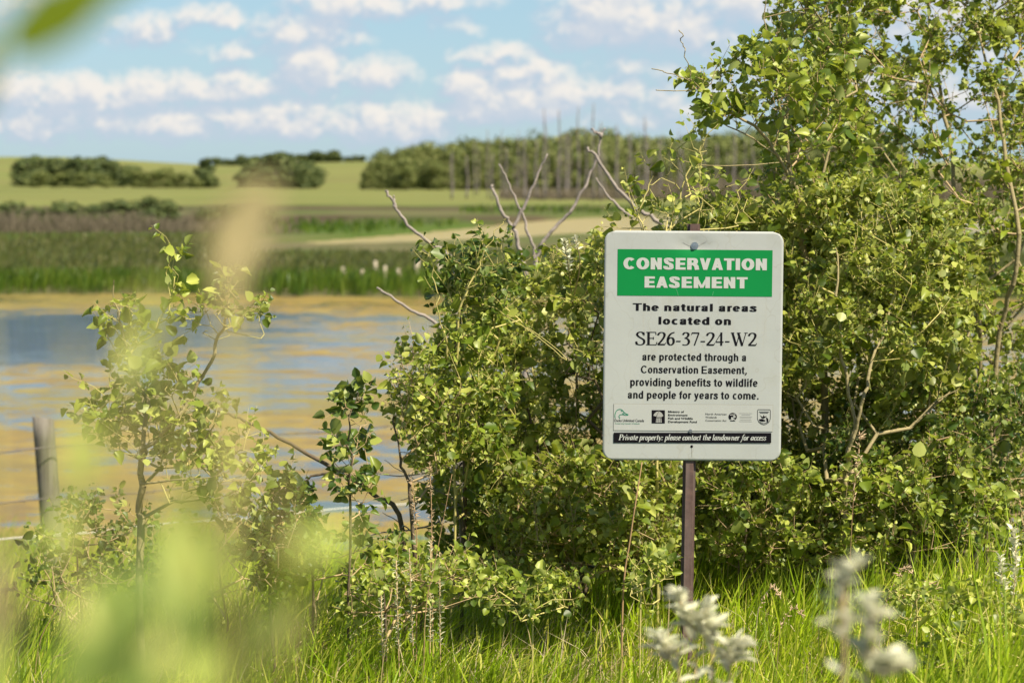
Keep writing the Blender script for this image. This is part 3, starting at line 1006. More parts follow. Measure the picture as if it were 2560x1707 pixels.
# small type block
line_print('small_print', [([(a, y), (b, y)], 0) for (a, b, y) in ((1850, 1883, 1031), (1856, 1878, 1034.6), (1851, 1882, 1039.2), (1852, 1881, 1042.8), (1852, 1881, 1047.6), (1850, 1882, 1051.2))], M['signgrey'], 3, .8)
# shield with a bird and a fish
sh = [(1896.5, 1021.5), (1926.5, 1021.5), (1927.5, 1024), (1927.5, 1045), (1924, 1053), (1918, 1057.5), (1911.5, 1059.5), (1905, 1057.5), (1899, 1053), (1895.5, 1045), (1895.5, 1024), (1896.5, 1021.5)]
line_print('shield_outline', [(sh, 0), ([(1899, 1027), (1924, 1027)], 0), ([(1901, 1030), (1922, 1030)], 0), ([(1900, 1052), (1911, 1056), (1923, 1052)], 1)], M['signblack'], 3, 1.1)
poly_print('shield_emblem', [[(1901, 1034), (1905, 1038), (1909, 1040), (1911, 1034), (1913, 1039), (1919, 1037), (1914, 1042), (1910, 1044), (1906, 1042)],
                             [(1899, 1046), (1906, 1044.5), (1913, 1047), (1916, 1050), (1908, 1051.5), (1901, 1050)],
                             [(1917, 1040), (1922, 1044), (1923, 1050), (1919, 1053), (1918, 1047)]], M['signblack'], 3)
# crease marks and scratches in the sheet
line_print('crease', [([(1708, 606), (1714, 610), (1725, 615)], 1)], M['signgrey'], 1, 1.2)
line_print('crease', [([(1748, 614), (1756, 609), (1766, 604)], 1)], M['signgrey'], 1, 1.2)
line_print('rust_drip', [([(1732, 1119), (1732, 1142)], 0)], M['stickeredge'], 1, 1.0)
M['worn'] = simple('worn film', (.12, .42, .2), .5)
line_print('film_crack', [([(1690, 722), (1694, 730), (1696, 739)], 1)], M['worn'], 2, .8)
line_print('film_crack', [([(1784, 728), (1781, 738)], 0)], M['worn'], 2, .8)


def bolt(name, px, py, r, hex_=True, layer=1):
    X, Z = sx(px, py)
    y0 = dent(X, Z)
    bm = bmesh.new()
    def cyl(rad, a, b, n, rot=0.3):
        ra, rb = rad if isinstance(rad, tuple) else (rad, rad)
        va = [bm.verts.new((X + ra * math.cos(2 * math.pi * i / n + rot), a, Z + ra * math.sin(2 * math.pi * i / n + rot))) for i in range(n)]
        vb = [bm.verts.new((X + rb * math.cos(2 * math.pi * i / n + rot), b, Z + rb * math.sin(2 * math.pi * i / n + rot))) for i in range(n)]
        for i in range(n):
            bm.faces.new((va[i], va[(i + 1) % n], vb[(i + 1) % n], vb[i]))
        bm.faces.new(vb)
    cyl((r, r * .96), y0 - .0005, y0 - .002, 24)
    cyl((r * .62, r * .58), y0 - .002, y0 - .0062, 6)
    cyl((r * .26, r * .22), y0 - .0062, y0 - .0085, 12)
    bmesh.ops.recalc_face_normals(bm, faces=bm.faces)
    me = bpy.data.meshes.new(name)
    bm.to_mesh(me); bm.free()
    me.materials.append(M['zinc'])
    return link(name, me, sign, loc=(0, 0, 0))


M['zinc'] = simple('zinc bolt', (.55, .55, .55), .28, .5, 1.0, var=.2, scale=200)
bolt('bolt', 1737, 614.5, 9.5 / PXM)
bolt('bolt', 1728, 1077, 5.2 / PXM)
poly_print('bolt_hole', [circ(1731.3, 1115.5, 3.4, 3.6, 0, 360, 16)], M['signblack'], 1)


def make_post():
    m, k = new_mat('rusty brown channel steel')
    t = k.n('ShaderNodeTexCoord').outputs['Object']
    n = k.noise(t, 45, 6, .65)
    st = k.noise(k.scalev(t, 40, 40, 2), 1, 4)
    c = k.ramp(n, [(.3, (.075, .045, .038)), (.55, (.115, .07, .06)), (.75, (.17, .10, .075))])
    c = k.mix(k.m('MULTIPLY', k.smooth(st, .5, .7), .4), c, (.16, .13, .12))
    out(k, principled(k, c, .62, .35, 0, bump(k, n, .25, .002)))
    # hat section: web towards the viewer, flanges turned back
    hw, web, dp, fl, th = .0165, .0095, .011, .0045, .0022
    prof = [(-hw, dp), (-hw + fl, dp), (-web, .0), (web, .0), (hw - fl, dp), (hw, dp), (hw, dp + th), (hw - fl - .001, dp + th), (web - .001, th), (-web + .001, th), (-hw + fl + .001, dp + th), (-hw, dp + th)]
    zt = sx(0, 560)[1]
    zb = -(S0.z - sign_ground) - .35
    V, F = [], []
    nz = 14
    for j in range(nz + 1):
        z = zt + (zb - zt) * j / nz
        xo = sx(1731.8, 578)[0] + (zt - z) * -.0065 + .0035
        for (x, y) in prof:
            V.append((x + xo, y + .0045, z))
    n_ = len(prof)
    for j in range(nz):
        for i in range(n_):
            F.append((j * n_ + i, j * n_ + (i + 1) % n_, (j + 1) * n_ + (i + 1) % n_, (j + 1) * n_ + i))
    F.append(tuple(range(n_)))
    me = mesh_from('post', V, F, m)
    bm = bmesh.new(); bm.from_mesh(me); bmesh.ops.recalc_face_normals(bm, faces=bm.faces); bm.to_mesh(me); bm.free()
    link('post', me, sign, loc=(0, 0, 0))


make_post()


# ------------------------------------------------------------------ leaves
def leaf_template(width=.85, fold=.16, droop=.12, skew=0.):
    h = width / 2
    V = np.array([(0, 0, 0), (0, .34, -.02), (0, .70, -.02 - droop * .4), (0, 1.0, -droop - .03),
                  (h * .70, .12, fold * .5), (h, .42, fold), (h * .62, .76, fold * .5 - droop * .4),
                  (-h * .70, .12, fold * .5 + skew), (-h, .42, fold + skew), (-h * .62, .76, fold * .5 - droop * .4 + skew)], float)
    Q = np.array([(0, 4, 5, 1), (1, 5, 6, 2), (0, 1, 8, 7), (1, 2, 9, 8)])
    T = np.array([(2, 6, 3), (2, 3, 9)])
    return V, Q, T


SHAPES = {'spear': [leaf_template(.40, .10, .12), leaf_template(.34, .14, .3), leaf_template(.44, .05, .02)], 'round': [leaf_template(.92, .14, .10), leaf_template(.80, .24, .26, .05), leaf_template(.98, .06, .02), leaf_template(.72, .34, .18, -.06)],
          'oval': [leaf_template(.55, .10, .12), leaf_template(.48, .18, .25), leaf_template(.62, .05, .05)],
          'narrow': [leaf_template(.34, .10, .12), leaf_template(.30, .14, .3), leaf_template(.38, .05, .02)]}
_tm = {}


def leaf_mesh(shape, i, mat):
    key = (shape, i, mat.name)
    if key not in _tm:
        V, Q, T = SHAPES[shape][i]
        # object leaves: smoothed to a fuller outline
        me = mesh_np('leaf', V, [Q, T], mat, True)
        bm = bmesh.new(); bm.from_mesh(me)
        bmesh.ops.subdivide_edges(bm, edges=bm.edges[:], cuts=1, use_grid_fill=True, smooth=.6)
        bm.to_mesh(me); bm.free()
        for p in me.polygons:
            p.use_smooth = True
        _tm[key] = me
    return _tm[key]


def leaf_frames(tip, nrm):
    y = tip / (np.linalg.norm(tip, axis=1, keepdims=True) + 1e-9)
    n = nrm - y * (nrm * y).sum(1, keepdims=True)
    n /= np.linalg.norm(n, axis=1, keepdims=True) + 1e-9
    x = np.cross(y, n)
    return x, y, n


def emit_leaves(root, pos, tip, nrm, size, shape, mat, n_single=300, label=None):
    """the leaves that show largest become objects, the rest one 'stuff' part"""
    N = len(pos)
    if N == 0:
        return
    x, y, n = leaf_frames(tip, nrm)
    which = rng.integers(0, len(SHAPES[shape]), N)
    px, py, fw = PX(pos)
    inside = (px > -40) & (px < 2600) & (py > -40) & (py < 1747) & (fw > .2)
    facing = np.abs((n * (pos - np.array([0, 0, CAM_H])) / (np.linalg.norm(pos - np.array([0, 0, CAM_H]), axis=1, keepdims=True))).sum(1))
    score = np.where(inside, size / np.maximum(fw, .1) * (.4 + .6 * facing), -1)
    # favour the front of the plant
    order = np.argsort(-score)
    single = order[:min(n_single, int(inside.sum()))]
    rest = np.setdiff1d(np.arange(N), single)
    rl = root.matrix_basis.translation
    for i in single:
        me = leaf_mesh(shape, int(which[i]), mat)
        o = bpy.data.objects.new('leaf', me)
        COL.objects.link(o)
        o.parent = root
        s = float(size[i])
        mt = Matrix(((x[i, 0] * s, y[i, 0] * s, n[i, 0] * s, pos[i, 0] - rl.x),
                     (x[i, 1] * s, y[i, 1] * s, n[i, 1] * s, pos[i, 1] - rl.y),
                     (x[i, 2] * s, y[i, 2] * s, n[i, 2] * s, pos[i, 2] - rl.z), (0, 0, 0, 1)))
        o.matrix_basis = mt
    if len(rest):
        Vs, Qs, Ts, rq, rt = [], [], [], [], []
        base = 0
        for kk, (TV, TQ, TT) in enumerate(SHAPES[shape]):
            ids = rest[which[rest] == kk]
            if not len(ids):
                continue
            B = np.stack([x[ids], y[ids], n[ids]], 1)           # (m,3,3) rows = axes
            tv = TV[None] * np.array([1, 1, 1])
            curl = rng.uniform(.5, 1.8, (len(ids), 1))
            tv = np.repeat(tv, len(ids), 0)
            tv[:, :, 2] *= curl
            V = np.einsum('mki,mij->mkj', tv, B) * size[ids][:, None, None] + pos[ids][:, None]
            k = TV.shape[0]
            off = base + (np.arange(len(ids)) * k)[:, None, None]
            Qs.append((off + TQ[None]).reshape(-1, 4)); Ts.append((off + TT[None]).reshape(-1, 3))
            rv = rng.random(len(ids))
            rq.append(np.repeat(rv, len(TQ))); rt.append(np.repeat(rv, len(TT)))
            Vs.append(V.reshape(-1, 3)); base += len(ids) * k
        me = mesh_np('foliage', np.concatenate(Vs), [np.concatenate(Qs), np.concatenate(Ts)], mat, True,
                     np.concatenate([np.concatenate(rq), np.concatenate(rt)]))
        link('foliage', me, root, kind='stuff')


# ------------------------------------------------------------------ woody plants
def in_poly(pts, poly):
    x, y = pts[:, 0], pts[:, 1]
    c = np.zeros(len(pts), bool)
    j = len(poly) - 1
    for i in range(len(poly)):
        xi, yi = poly[i]; xj, yj = poly[j]
        c ^= ((yi > y) != (yj > y)) & (x < (xj - xi) * (y - yi) / (yj - yi + 1e-9) + xi)
        j = i
    return c


def targets(poly, n, y0, y1, xflat=False):
    """points spread through a crown volume: outline seen from the road, rounded in depth"""
    poly = np.array(poly, float)
    lo, hi = poly.min(0), poly.max(0)
    res = []
    cx, cy = poly.mean(0)
    while len(res) < n:
        q = rng.uniform(lo, hi, (n * 2, 2))
        q = q[in_poly(q, poly)]
        for (u, v) in q:
            e = min(1, math.hypot((u - cx) / (hi[0] - lo[0]) * 2, (v - cy) / (hi[1] - lo[1]) * 2))
            half = (y1 - y0) / 2 * math.sqrt(max(.08, 1 - e * e * .85))
            Y = (y0 + y1) / 2 + rng.uniform(-1, 1) * half
            p = P(u, v, Y)
            if p.z > gz(p.x, p.y) + .05:
                res.append(p[:])
            if len(res) >= n:
                break
    return np.array(res)


def grow(stems, tg, bf=.35, step=.07, jit=.012, maxlen=None):
    nodes, par, plen, kind, limb = [], [], [], [], []
    sids_, sid_ = [], []
    for st in stems:
        pts = catmull(st, 6)
        prev = -1
        if nodes:
            dd = np.linalg.norm(np.array(nodes) - np.array(pts[0][:]), axis=1)
            if dd.min() < .3 and pts[0][2] > stems[0][0][2] + .15:
                prev = int(dd.argmin())
        sidn = len(sids_)
        sids_.append(1)
        ph = random.uniform(0, 6)
        for iq, p in enumerate(pts):
            if 0 < iq:
                p = p + Vector((math.sin(iq * 1.1 + ph), math.cos(iq * .8 + ph), 0)) * .004 + Vector((random.gauss(0, .002), random.gauss(0, .002), 0))
            sid_.append(sidn)
            nodes.append(np.array(p[:])); par.append(prev)
            plen.append(0 if prev < 0 else plen[prev] + np.linalg.norm(nodes[-1] - nodes[prev]))
            prev = len(nodes) - 1
            kind.append(0); limb.append(-1)
    arr = np.zeros((60000, 3)); pl = np.zeros(60000)
    n = len(nodes)
    arr[:n] = nodes; pl[:n] = plen
    base = np.array(stems[0][0][:])
    nlimb = 0
    for t in tg[np.argsort(np.linalg.norm(tg - base, axis=1))]:
        dd = np.linalg.norm(arr[:n] - t, axis=1)
        # prefer to come from below
        pen = np.where(arr[:n, 2] > t[2], .35 * (arr[:n, 2] - t[2]), 0)
        j = int(np.argmin(dd + bf * pl[:n] + pen))
        L = dd[j]
        if L < .01 or (maxlen and L > maxlen):
            continue
        k = max(1, int(L / step))
        a = arr[j].copy()
        sag = np.array([0, 0, .12 * L])
        lb = limb[j]
        if lb < 0:
            lb = nlimb; nlimb += 1
        prev = j
        side = rng.normal(0, .07 * L, 3)
        for i in range(1, k + 1):
            f = i / k
            p = a + (t - a) * f - sag * math.sin(f * math.pi) * .8 + side * math.sin(f * math.pi) + rng.normal(0, jit, 3) * (f < 1)
            arr[n] = p; pl[n] = pl[prev] + np.linalg.norm(p - arr[prev])
            par.append(prev); kind.append(1); limb.append(lb)
            prev = n; n += 1
    nodes = arr[:n]
    par = np.array(par); kind = np.array(kind); limb = np.array(limb)
    tips = np.zeros(n); hasc = np.zeros(n, bool)
    for i in range(n):
        if par[i] >= 0:
            hasc[par[i]] = True
    tips[~hasc] = 1
    for i in range(n - 1, -1, -1):
        if par[i] >= 0:
            tips[par[i]] += tips[i]
    return nodes, par, kind, limb, tips, hasc, np.array(sid_)


def plant(name, label, cat, stems, tg, nleaf, size, shape, leafmat, bark, twigmat, rtip=.0011, rexp=.46, rmax=.03,
          group=None, bf=.35, nsingle=300, up=.5, shoot=(.035, .10), sizevar=.35, thin=1.0, maxlen=None, nbranch=8):
    b = stems[0][0]
    root = thing(name, label, cat, (b[0], b[1], gz(b[0], b[1])), group)
    nodes, par, kind, limb, tips, hasc, sid = grow(stems, tg, bf, maxlen=maxlen)
    rad = np.minimum(rtip * np.maximum(tips, 1) ** rexp, rmax)
    has = par >= 0
    ids = np.where(has)[0]
    # stems taper
    def mesh_of(sel, nm, mat, sides):
        if len(sel) == 0:
            return None
        return segs_mesh(nm, nodes[par[sel]], nodes[sel], rad[par[sel]] if nm == 'trunk' else np.minimum(rad[par[sel]], rad[sel] * 1.25), rad[sel], mat, sides)
    tr = ids[kind[ids] == 0]
    if len(tr):
        for q in range(sid.max() + 1):
            sel = np.array([i for i in tr if sid[i] == q])
            if not len(sel):
                continue
            link('trunk' if q == 0 or sel.size == 0 else 'stem', mesh_of(sel, 'trunk', bark, 8), root)
    ul, cnt = np.unique(limb[limb >= 0], return_counts=True)
    main = ul[np.argsort(-cnt)][:nbranch]
    restm = np.zeros(len(nodes), bool)
    for lb in main:
        sel = ids[(limb[ids] == lb) & (rad[ids] > rtip * 1.35)]
        if len(sel):
            link('branch', mesh_of(sel, 'branch', bark if rad[sel].max() > .004 else twigmat, 5), root)
        restm[ids[(limb[ids] == lb) & (rad[ids] <= rtip * 1.35)]] = True
    restm[ids[(limb[ids] >= 0) & ~np.isin(limb[ids], main)]] = True
    A = [nodes[par[np.where(restm)[0]]]]; B = [nodes[np.where(restm)[0]]]
    RA = [rad[np.where(restm)[0]]]; RB = [rad[np.where(restm)[0]]]
    # leafy shoots
    cand = np.where((kind == 1) & (rad < rtip * 3.2))[0]
    nper = 6
    ns = max(1, int(nleaf / nper))
    wgt = np.where(~hasc[cand], 4.0, 1.0)
    pick = rng.choice(cand, ns, p=wgt / wgt.sum())
    p0 = nodes[pick]
    dirn = nodes[pick] - nodes[par[pick]]
    dirn /= np.linalg.norm(dirn, axis=1, keepdims=True) + 1e-9
    sdir = dirn * .7 + rng.normal(0, .55, (ns, 3)) + np.array([0, 0, up])
    sdir /= np.linalg.norm(sdir, axis=1, keepdims=True)
    sl_ = rng.uniform(shoot[0], shoot[1], ns)
    p1 = p0 + sdir * (sl_ * .5)[:, None]
    p2 = p0 + sdir * sl_[:, None] + rng.normal(0, .08, (ns, 3)) * sl_[:, None]
    A += [p0, p1]; B += [p1, p2]
    r0 = np.full(ns, rtip * .9)
    RA += [r0, r0 * .75]; RB += [r0 * .75, r0 * .4]
    link('twigs', segs_mesh('twigs', np.concatenate(A), np.concatenate(B), np.concatenate(RA), np.concatenate(RB), twigmat, 3), root, kind='stuff')
    f = (np.arange(nper) + .6) / nper
    pos = p0[:, None] * (1 - f)[None, :, None] + p2[:, None] * f[None, :, None]
    dd, sa, sb = frame(p2 - p0)
    ph = rng.uniform(0, 6.28, ns)[:, None] + np.arange(nper)[None] * 2.4
    sidev = np.cos(ph)[..., None] * sa[:, None] + np.sin(ph)[..., None] * sb[:, None]
    tip = dd[:, None] * .55 + sidev * .9 + np.array([0, 0, -.25]) + rng.normal(0, .25, (ns, nper, 3))
    nrm = rng.normal(0, .75, (ns, nper, 3)) + np.array([0, 0, .55]) + np.array(sd[:]) * .35
    sz = size * np.exp(rng.normal(0, sizevar, (ns, nper))) * (1.1 - .35 * f)[None]
    petiole = tip / np.linalg.norm(tip, axis=2, keepdims=True) * (sz * .3)[..., None]
    pos = pos + petiole
    pos, tip, nrm, sz = pos.reshape(-1, 3), tip.reshape(-1, 3), nrm.reshape(-1, 3), sz.reshape(-1)
    keep = pos[:, 2] > height(pos[:, 0], pos[:, 1]) + .03
    emit_leaves(root, pos[keep], tip[keep], nrm[keep], np.clip(sz[keep], .006, .045), shape, leafmat, nsingle)
    return root


def G_(px, Y):      # ground point below pixel column px at distance Y
    x = (px - 1280) / FPX * Y * 1.0
    return Vector((x, Y, gz(x, Y)))


def stem(px0, Y0, pts):
    """stem from the ground through photo points (px, py, Y)"""
    return [G_(px0, Y0)] + [P(*p) for p in pts]


# right hand aspen thicket
plant('aspen_tree', 'tall aspen tree at the right edge with a pale lit trunk above the grass', 'tree',
      [stem(2440, 8.3, [(2450, 1000, 8.2), (2440, 720, 8.1), (2400, 560, 8.1), (2370, 330, 8.2), (2330, 100, 8.2), (2320, -160, 8.3)]),
       stem(2470, 8.0, [(2490, 900, 7.9), (2545, 640, 7.8), (2500, 300, 7.9), (2440, 60, 8.0)])],
      targets([(2060, -180), (2030, 20), (2040, 230), (2040, 420), (2050, 620), (2150, 900), (2240, 1130), (2700, 1180), (2700, -180)], 620, 7.3, 9.2),
      30000, .0150, 'round', M['aspen'], M['bark'], M['browntwig'], rmax=.032, bf=.3, sizevar=.52, rtip=.0014)
plant('aspen_tree', 'broad aspen sapling with long bare tipped branches reaching left above the sign', 'tree',
      [stem(2080, 7.3, [(2060, 1000, 7.2), (2020, 700, 7.1), (1990, 500, 7.05), (1960, 330, 7.0), (1925, 120, 6.95), (1905, -80, 6.95)]),
       [P(1990, 500, 7.05), P(1920, 350, 6.9), P(1800, 262, 6.8), P(1745, 215, 6.75), P(1712, 190, 6.72)],
       [P(1975, 410, 7.0), P(1860, 335, 6.8), P(1770, 290, 6.75), P(1725, 265, 6.7)],
       [P(1735, 205, 6.73), P(1715, 150, 6.7), P(1706, 110, 6.7), P(1700, 76, 6.7)],
       [P(1740, 212, 6.74), P(1700, 192, 6.7), P(1665, 182, 6.7), P(1632, 172, 6.7)],
       [P(1730, 226, 6.73), P(1690, 228, 6.7), P(1642, 226, 6.7)],
       [P(1960, 405, 7.0), P(1890, 412, 6.75), P(1790, 415, 6.7), P(1730, 408, 6.7), P(1680, 390, 6.7)]],
      np.concatenate([targets([(1935, 330), (1920, 170), (1945, 10), (1960, -120), (2120, -150), (2150, 300), (2150, 520), (1960, 560), (1910, 470)], 230, 6.8, 7.9),
                      targets([(1745, 240), (1760, 190), (1820, 150), (1890, 130), (1960, 300), (1900, 330), (1850, 300), (1770, 290)], 22, 6.65, 7.0)]),
      5200, .0190, 'round', M['aspen'], M['bark'], M['browntwig'], rmax=.016, bf=.25, sizevar=.55, rtip=.0013)
plant('aspen_sapling', 'forked aspen sapling right of the sign with a thin yellowish lit stem', 'tree',
      [stem(2112, 6.75, [(2112, 1240, 6.72), (2118, 1160, 6.7), (2135, 1050, 6.7), (2110, 920, 6.7), (2098, 800, 6.72), (2090, 620, 6.8)]),
       [P(2118, 1150, 6.7), P(2150, 1030, 6.68), P(2175, 930, 6.7), P(2230, 760, 6.8)]],
      targets([(1930, 600), (1960, 520), (2200, 470), (2400, 560), (2440, 800), (2400, 1040), (2250, 1120), (2000, 1130), (1930, 900)], 420, 6.6, 7.6),
      18000, .0150, 'round', M['willow'], M['bark'], M['twig'], rmax=.0062, bf=.3, sizevar=.5, rtip=.0011)
plant('leafy_shrub', 'dense low shrub in the lower right corner behind the tall grass', 'shrub',
      [stem(2330, 7.4, [(2300, 1250, 7.3), (2340, 1100, 7.3)]), stem(2480, 7.2, [(2470, 1200, 7.1), (2500, 1050, 7.1)])],
      targets([(2120, 1000), (2300, 960), (2600, 950), (2700, 1350), (2400, 1420), (2050, 1400), (2030, 1200)], 330, 6.7, 8.0),
      10000, .018, 'round', M['darkleaf'], M['darkbark'], M['browntwig'], rmax=.01, bf=.3)
plant('willow_shrub', 'dense willow shrub directly behind the sign and along its left side', 'shrub',
      [stem(1560, 7.4, [(1590, 1200, 7.3), (1540, 900, 7.3), (1500, 740, 7.2)]), stem(1640, 7.5, [(1700, 1200, 7.4), (1760, 900, 7.4), (1780, 680, 7.4)]),
       stem(1500, 7.2, [(1420, 1260, 7.1), (1350, 1150, 7.1), (1320, 1000, 7.1)]), stem(1740, 7.5, [(1850, 1250, 7.3), (1900, 1000, 7.3)])],
      np.concatenate([targets([(1290, 820), (1330, 720), (1420, 660), (1520, 620), (1700, 590), (1860, 560), (1990, 600), (2000, 900), (2010, 1250), (1950, 1400), (1380, 1430), (1290, 1300), (1300, 980)], 900, 6.7, 8.3),
                      targets([(1700, 600), (1760, 540), (1900, 520), (1960, 620), (1750, 640)], 50, 6.9, 7.8)]),
      32000, .0150, 'round', M['willow'], M['darkbark'], M['twig'], rmax=.012, bf=.3, sizevar=.5, rtip=.0015)
plant('aspen_sprig', 'upright leafy sprigs rising above the top left corner of the sign', 'shrub',
      [stem(1640, 6.75, [(1650, 900, 6.7), (1665, 640, 6.6), (1690, 520, 6.6), (1735, 400, 6.6), (1790, 310, 6.6)]),
       [P(1660, 680, 6.65), P(1610, 580, 6.6), P(1600, 520, 6.6), P(1635, 440, 6.6)],
       [P(1665, 640, 6.6), P(1745, 560, 6.6), P(1752, 460, 6.6), P(1750, 380, 6.6), P(1760, 350, 6.6)]],
      targets([(1530, 580), (1540, 520), (1600, 450), (1690, 350), (1760, 330), (1790, 450), (1900, 480), (1900, 590)], 90, 6.5, 6.95),
      260, .021, 'round', M['willow'], M['twig'], M['twig'], rmax=.004, bf=.2, shoot=(.05, .1))
plant('leafy_shrub', 'upright shrub on the left side of the thicket with dark glossy leaves on top', 'shrub',
      [stem(1150, 7.0, [(1160, 1200, 6.95), (1140, 950, 6.9), (1150, 780, 6.85), (1185, 660, 6.8)]),
       stem(1230, 7.1, [(1260, 1250, 7.0), (1200, 1050, 6.95), (1090, 900, 6.9)])],
      targets([(1120, 800), (1150, 740), (1215, 730), (1270, 800), (1290, 900), (1330, 1300), (1280, 1400), (1100, 1400), (1070, 1230), (1050, 1120), (1040, 960), (1100, 880), (1130, 830)], 380, 6.6, 7.7),
      9500, .0155, 'round', M['aspen'], M['darkbark'], M['twig'], rmax=.010, bf=.28, sizevar=.52, rtip=.0014)
plant('aspen_sprig', 'tall curved sprigs with big round leaves above the left shrub by the dead branches', 'shrub',
      [stem(1120, 6.8, [(1140, 1000, 6.75), (1150, 780, 6.7), (1185, 690, 6.7), (1215, 620, 6.7), (1245, 570, 6.7), (1265, 548, 6.7)]),
       [P(1120, 900, 6.75), P(1095, 760, 6.7), P(1083, 680, 6.7), P(1075, 625, 6.7)],
       [P(1300, 800, 6.8), P(1420, 900, 6.7), P(1270, 790, 6.7), P(1225, 765, 6.7)]],
      targets([(1075, 640), (1100, 620), (1180, 640), (1270, 545), (1290, 640), (1290, 760), (1180, 800), (1080, 800)], 60, 6.6, 7.0),
      520, .022, 'round', M['darkleaf'], M['twig'], M['twig'], rmax=.0035, bf=.2, shoot=(.04, .09))
plant('leafy_shrub', 'small spreading side bush over the water at the left foot of the thicket', 'shrub',
      [stem(1060, 6.7, [(1030, 1280, 6.6), (1000, 1150, 6.6), (985, 1040, 6.6)])],
      targets([(985, 920), (1010, 890), (1080, 890), (1130, 1000), (1120, 1200), (1030, 1180), (985, 1020)], 90, 6.4, 7.0),
      1100, .018, 'round', M['willow'], M['darkbark'], M['browntwig'], rmax=.006, bf=.25)
plant('leafy_shrub', 'shady undergrowth shrub low behind the sign post and thicket stems', 'shrub',
      [stem(1500, 8.9, [(1500, 1350, 8.8), (1520, 1220, 8.8)]), stem(1850, 8.9, [(1850, 1350, 8.8), (1840, 1200, 8.8)]), stem(2150, 8.9, [(2150, 1350, 8.8), (2140, 1200, 8.8)])],
      targets([(1180, 1200), (1500, 1130), (2300, 1130), (2500, 1250), (2400, 1440), (1200, 1440)], 380, 8.4, 9.6),
      11000, .020, 'round', M['aspen'], M['darkbark'], M['browntwig'], rmax=.01, bf=.3)
plant('leafy_shrub', 'low bright leafy growth at the foot of the thicket left of the sign post', 'shrub',
      [stem(1420, 6.9, [(1420, 1420, 6.85), (1400, 1300, 6.8)]), stem(1600, 6.95, [(1610, 1400, 6.9), (1620, 1280, 6.9)]), stem(1290, 6.9, [(1280, 1420, 6.8), (1270, 1330, 6.8)])],
      targets([(1230, 1300), (1300, 1180), (1480, 1150), (1690, 1170), (1690, 1400), (1500, 1440), (1250, 1440)], 230, 6.5, 7.1),
      6500, .0155, 'round', M['willow'], M['darkbark'], M['browntwig'], rmax=.006, bf=.3, sizevar=.5)
plant('leafy_shrub', 'low bright leafy growth at the foot of the thicket right of the sign post', 'shrub',
      [stem(1850, 6.95, [(1850, 1420, 6.9), (1870, 1300, 6.9)]), stem(2050, 7.0, [(2050, 1400, 6.95), (2030, 1280, 6.9)]), stem(2280, 6.9, [(2280, 1380, 6.85), (2260, 1260, 6.8)])],
      targets([(1760, 1200), (1950, 1170), (2090, 1220), (2150, 1180), (2400, 1130), (2500, 1250), (2420, 1370), (2100, 1410), (1780, 1420)], 300, 6.6, 7.2),
      8500, .0155, 'round', M['aspen'], M['darkbark'], M['browntwig'], rmax=.006, bf=.3, sizevar=.5)
plant('leafy_shrub', 'low scattered leafy shoots between the left sapling and the thicket', 'shrub',
      [stem(560, 6.4, [(560, 1500, 6.35), (540, 1380, 6.3)]), stem(780, 6.5, [(780, 1450, 6.45), (800, 1350, 6.4)])],
      targets([(430, 1400), (480, 1290), (600, 1260), (760, 1320), (960, 1330), (980, 1420), (760, 1470), (460, 1500)], 80, 6.2, 6.8),
      800, .018, 'round', M['darkleaf'], M['darkbark'], M['browntwig'], rmax=.004, bf=.25, sizevar=.5)
# left saplings
plant('aspen_sapling', 'slender aspen sapling at left standing against the pond', 'tree',
      [stem(352, 6.0, [(350, 1400, 5.95), (352, 1250, 5.95), (352, 1150, 5.9), (366, 1020, 5.9), (330, 900, 5.9), (305, 820, 5.9), (280, 700, 5.9)]),
       [P(352, 1130, 5.9), P(420, 1070, 5.85), P(500, 960, 5.85), P(545, 850, 5.85), P(570, 790, 5.85), P(600, 740, 5.85)],
       [P(352, 1210, 5.9), P(430, 1200, 5.85), P(540, 1190, 5.8), P(620, 1150, 5.8)]],
      np.concatenate([targets([(262, 700), (300, 690), (340, 760), (350, 880), (330, 960), (270, 880)], 36, 5.8, 6.1),
                      targets([(380, 860), (420, 640), (450, 620), (450, 700), (420, 850)], 18, 5.8, 6.0),
                      targets([(480, 800), (520, 740), (560, 650), (620, 720), (680, 850), (600, 860), (520, 850)], 42, 5.7, 6.0),
                      targets([(210, 1080), (200, 1010), (260, 920), (480, 900), (560, 960), (540, 1090), (420, 1180), (280, 1140)], 120, 5.7, 6.2),
                      targets([(420, 1130), (540, 1110), (650, 1080), (680, 1140), (640, 1230), (500, 1260), (420, 1260)], 60, 5.7, 6.1)]),
      1250, .0205, 'round', M['aspen'], M['bark'], M['twig'], rmax=.011, bf=.2, sizevar=.48, shoot=(.04, .09))
plant('aspen_sprig', 'dark leaved upright sprig beside the dead branch over the pond', 'shrub',
      [stem(870, 6.3, [(872, 1300, 6.25), (876, 1150, 6.2), (870, 1080, 6.2), (895, 980, 6.2)])],
      targets([(830, 1080), (860, 990), (905, 960), (930, 1080), (960, 1200), (900, 1290), (840, 1250)], 46, 6.1, 6.45),
      300, .027, 'round', M['darkleaf'], M['darkbark'], M['browntwig'], rmax=.0035, bf=.2, shoot=(.03, .07))
plant('aspen_sprig', 'dark leaved low bush in front of the silver fence wire', 'shrub',
      [stem(670, 6.2, [(680, 1420, 6.15), (700, 1300, 6.1), (720, 1220, 6.1)])],
      targets([(620, 1420), (650, 1300), (690, 1190), (740, 1200), (770, 1300), (760, 1450), (680, 1540)], 70, 5.9, 6.4),
      900, .0195, 'round', M['darkleaf'], M['darkbark'], M['browntwig'], rmax=.004, bf=.2, shoot=(.03, .07))
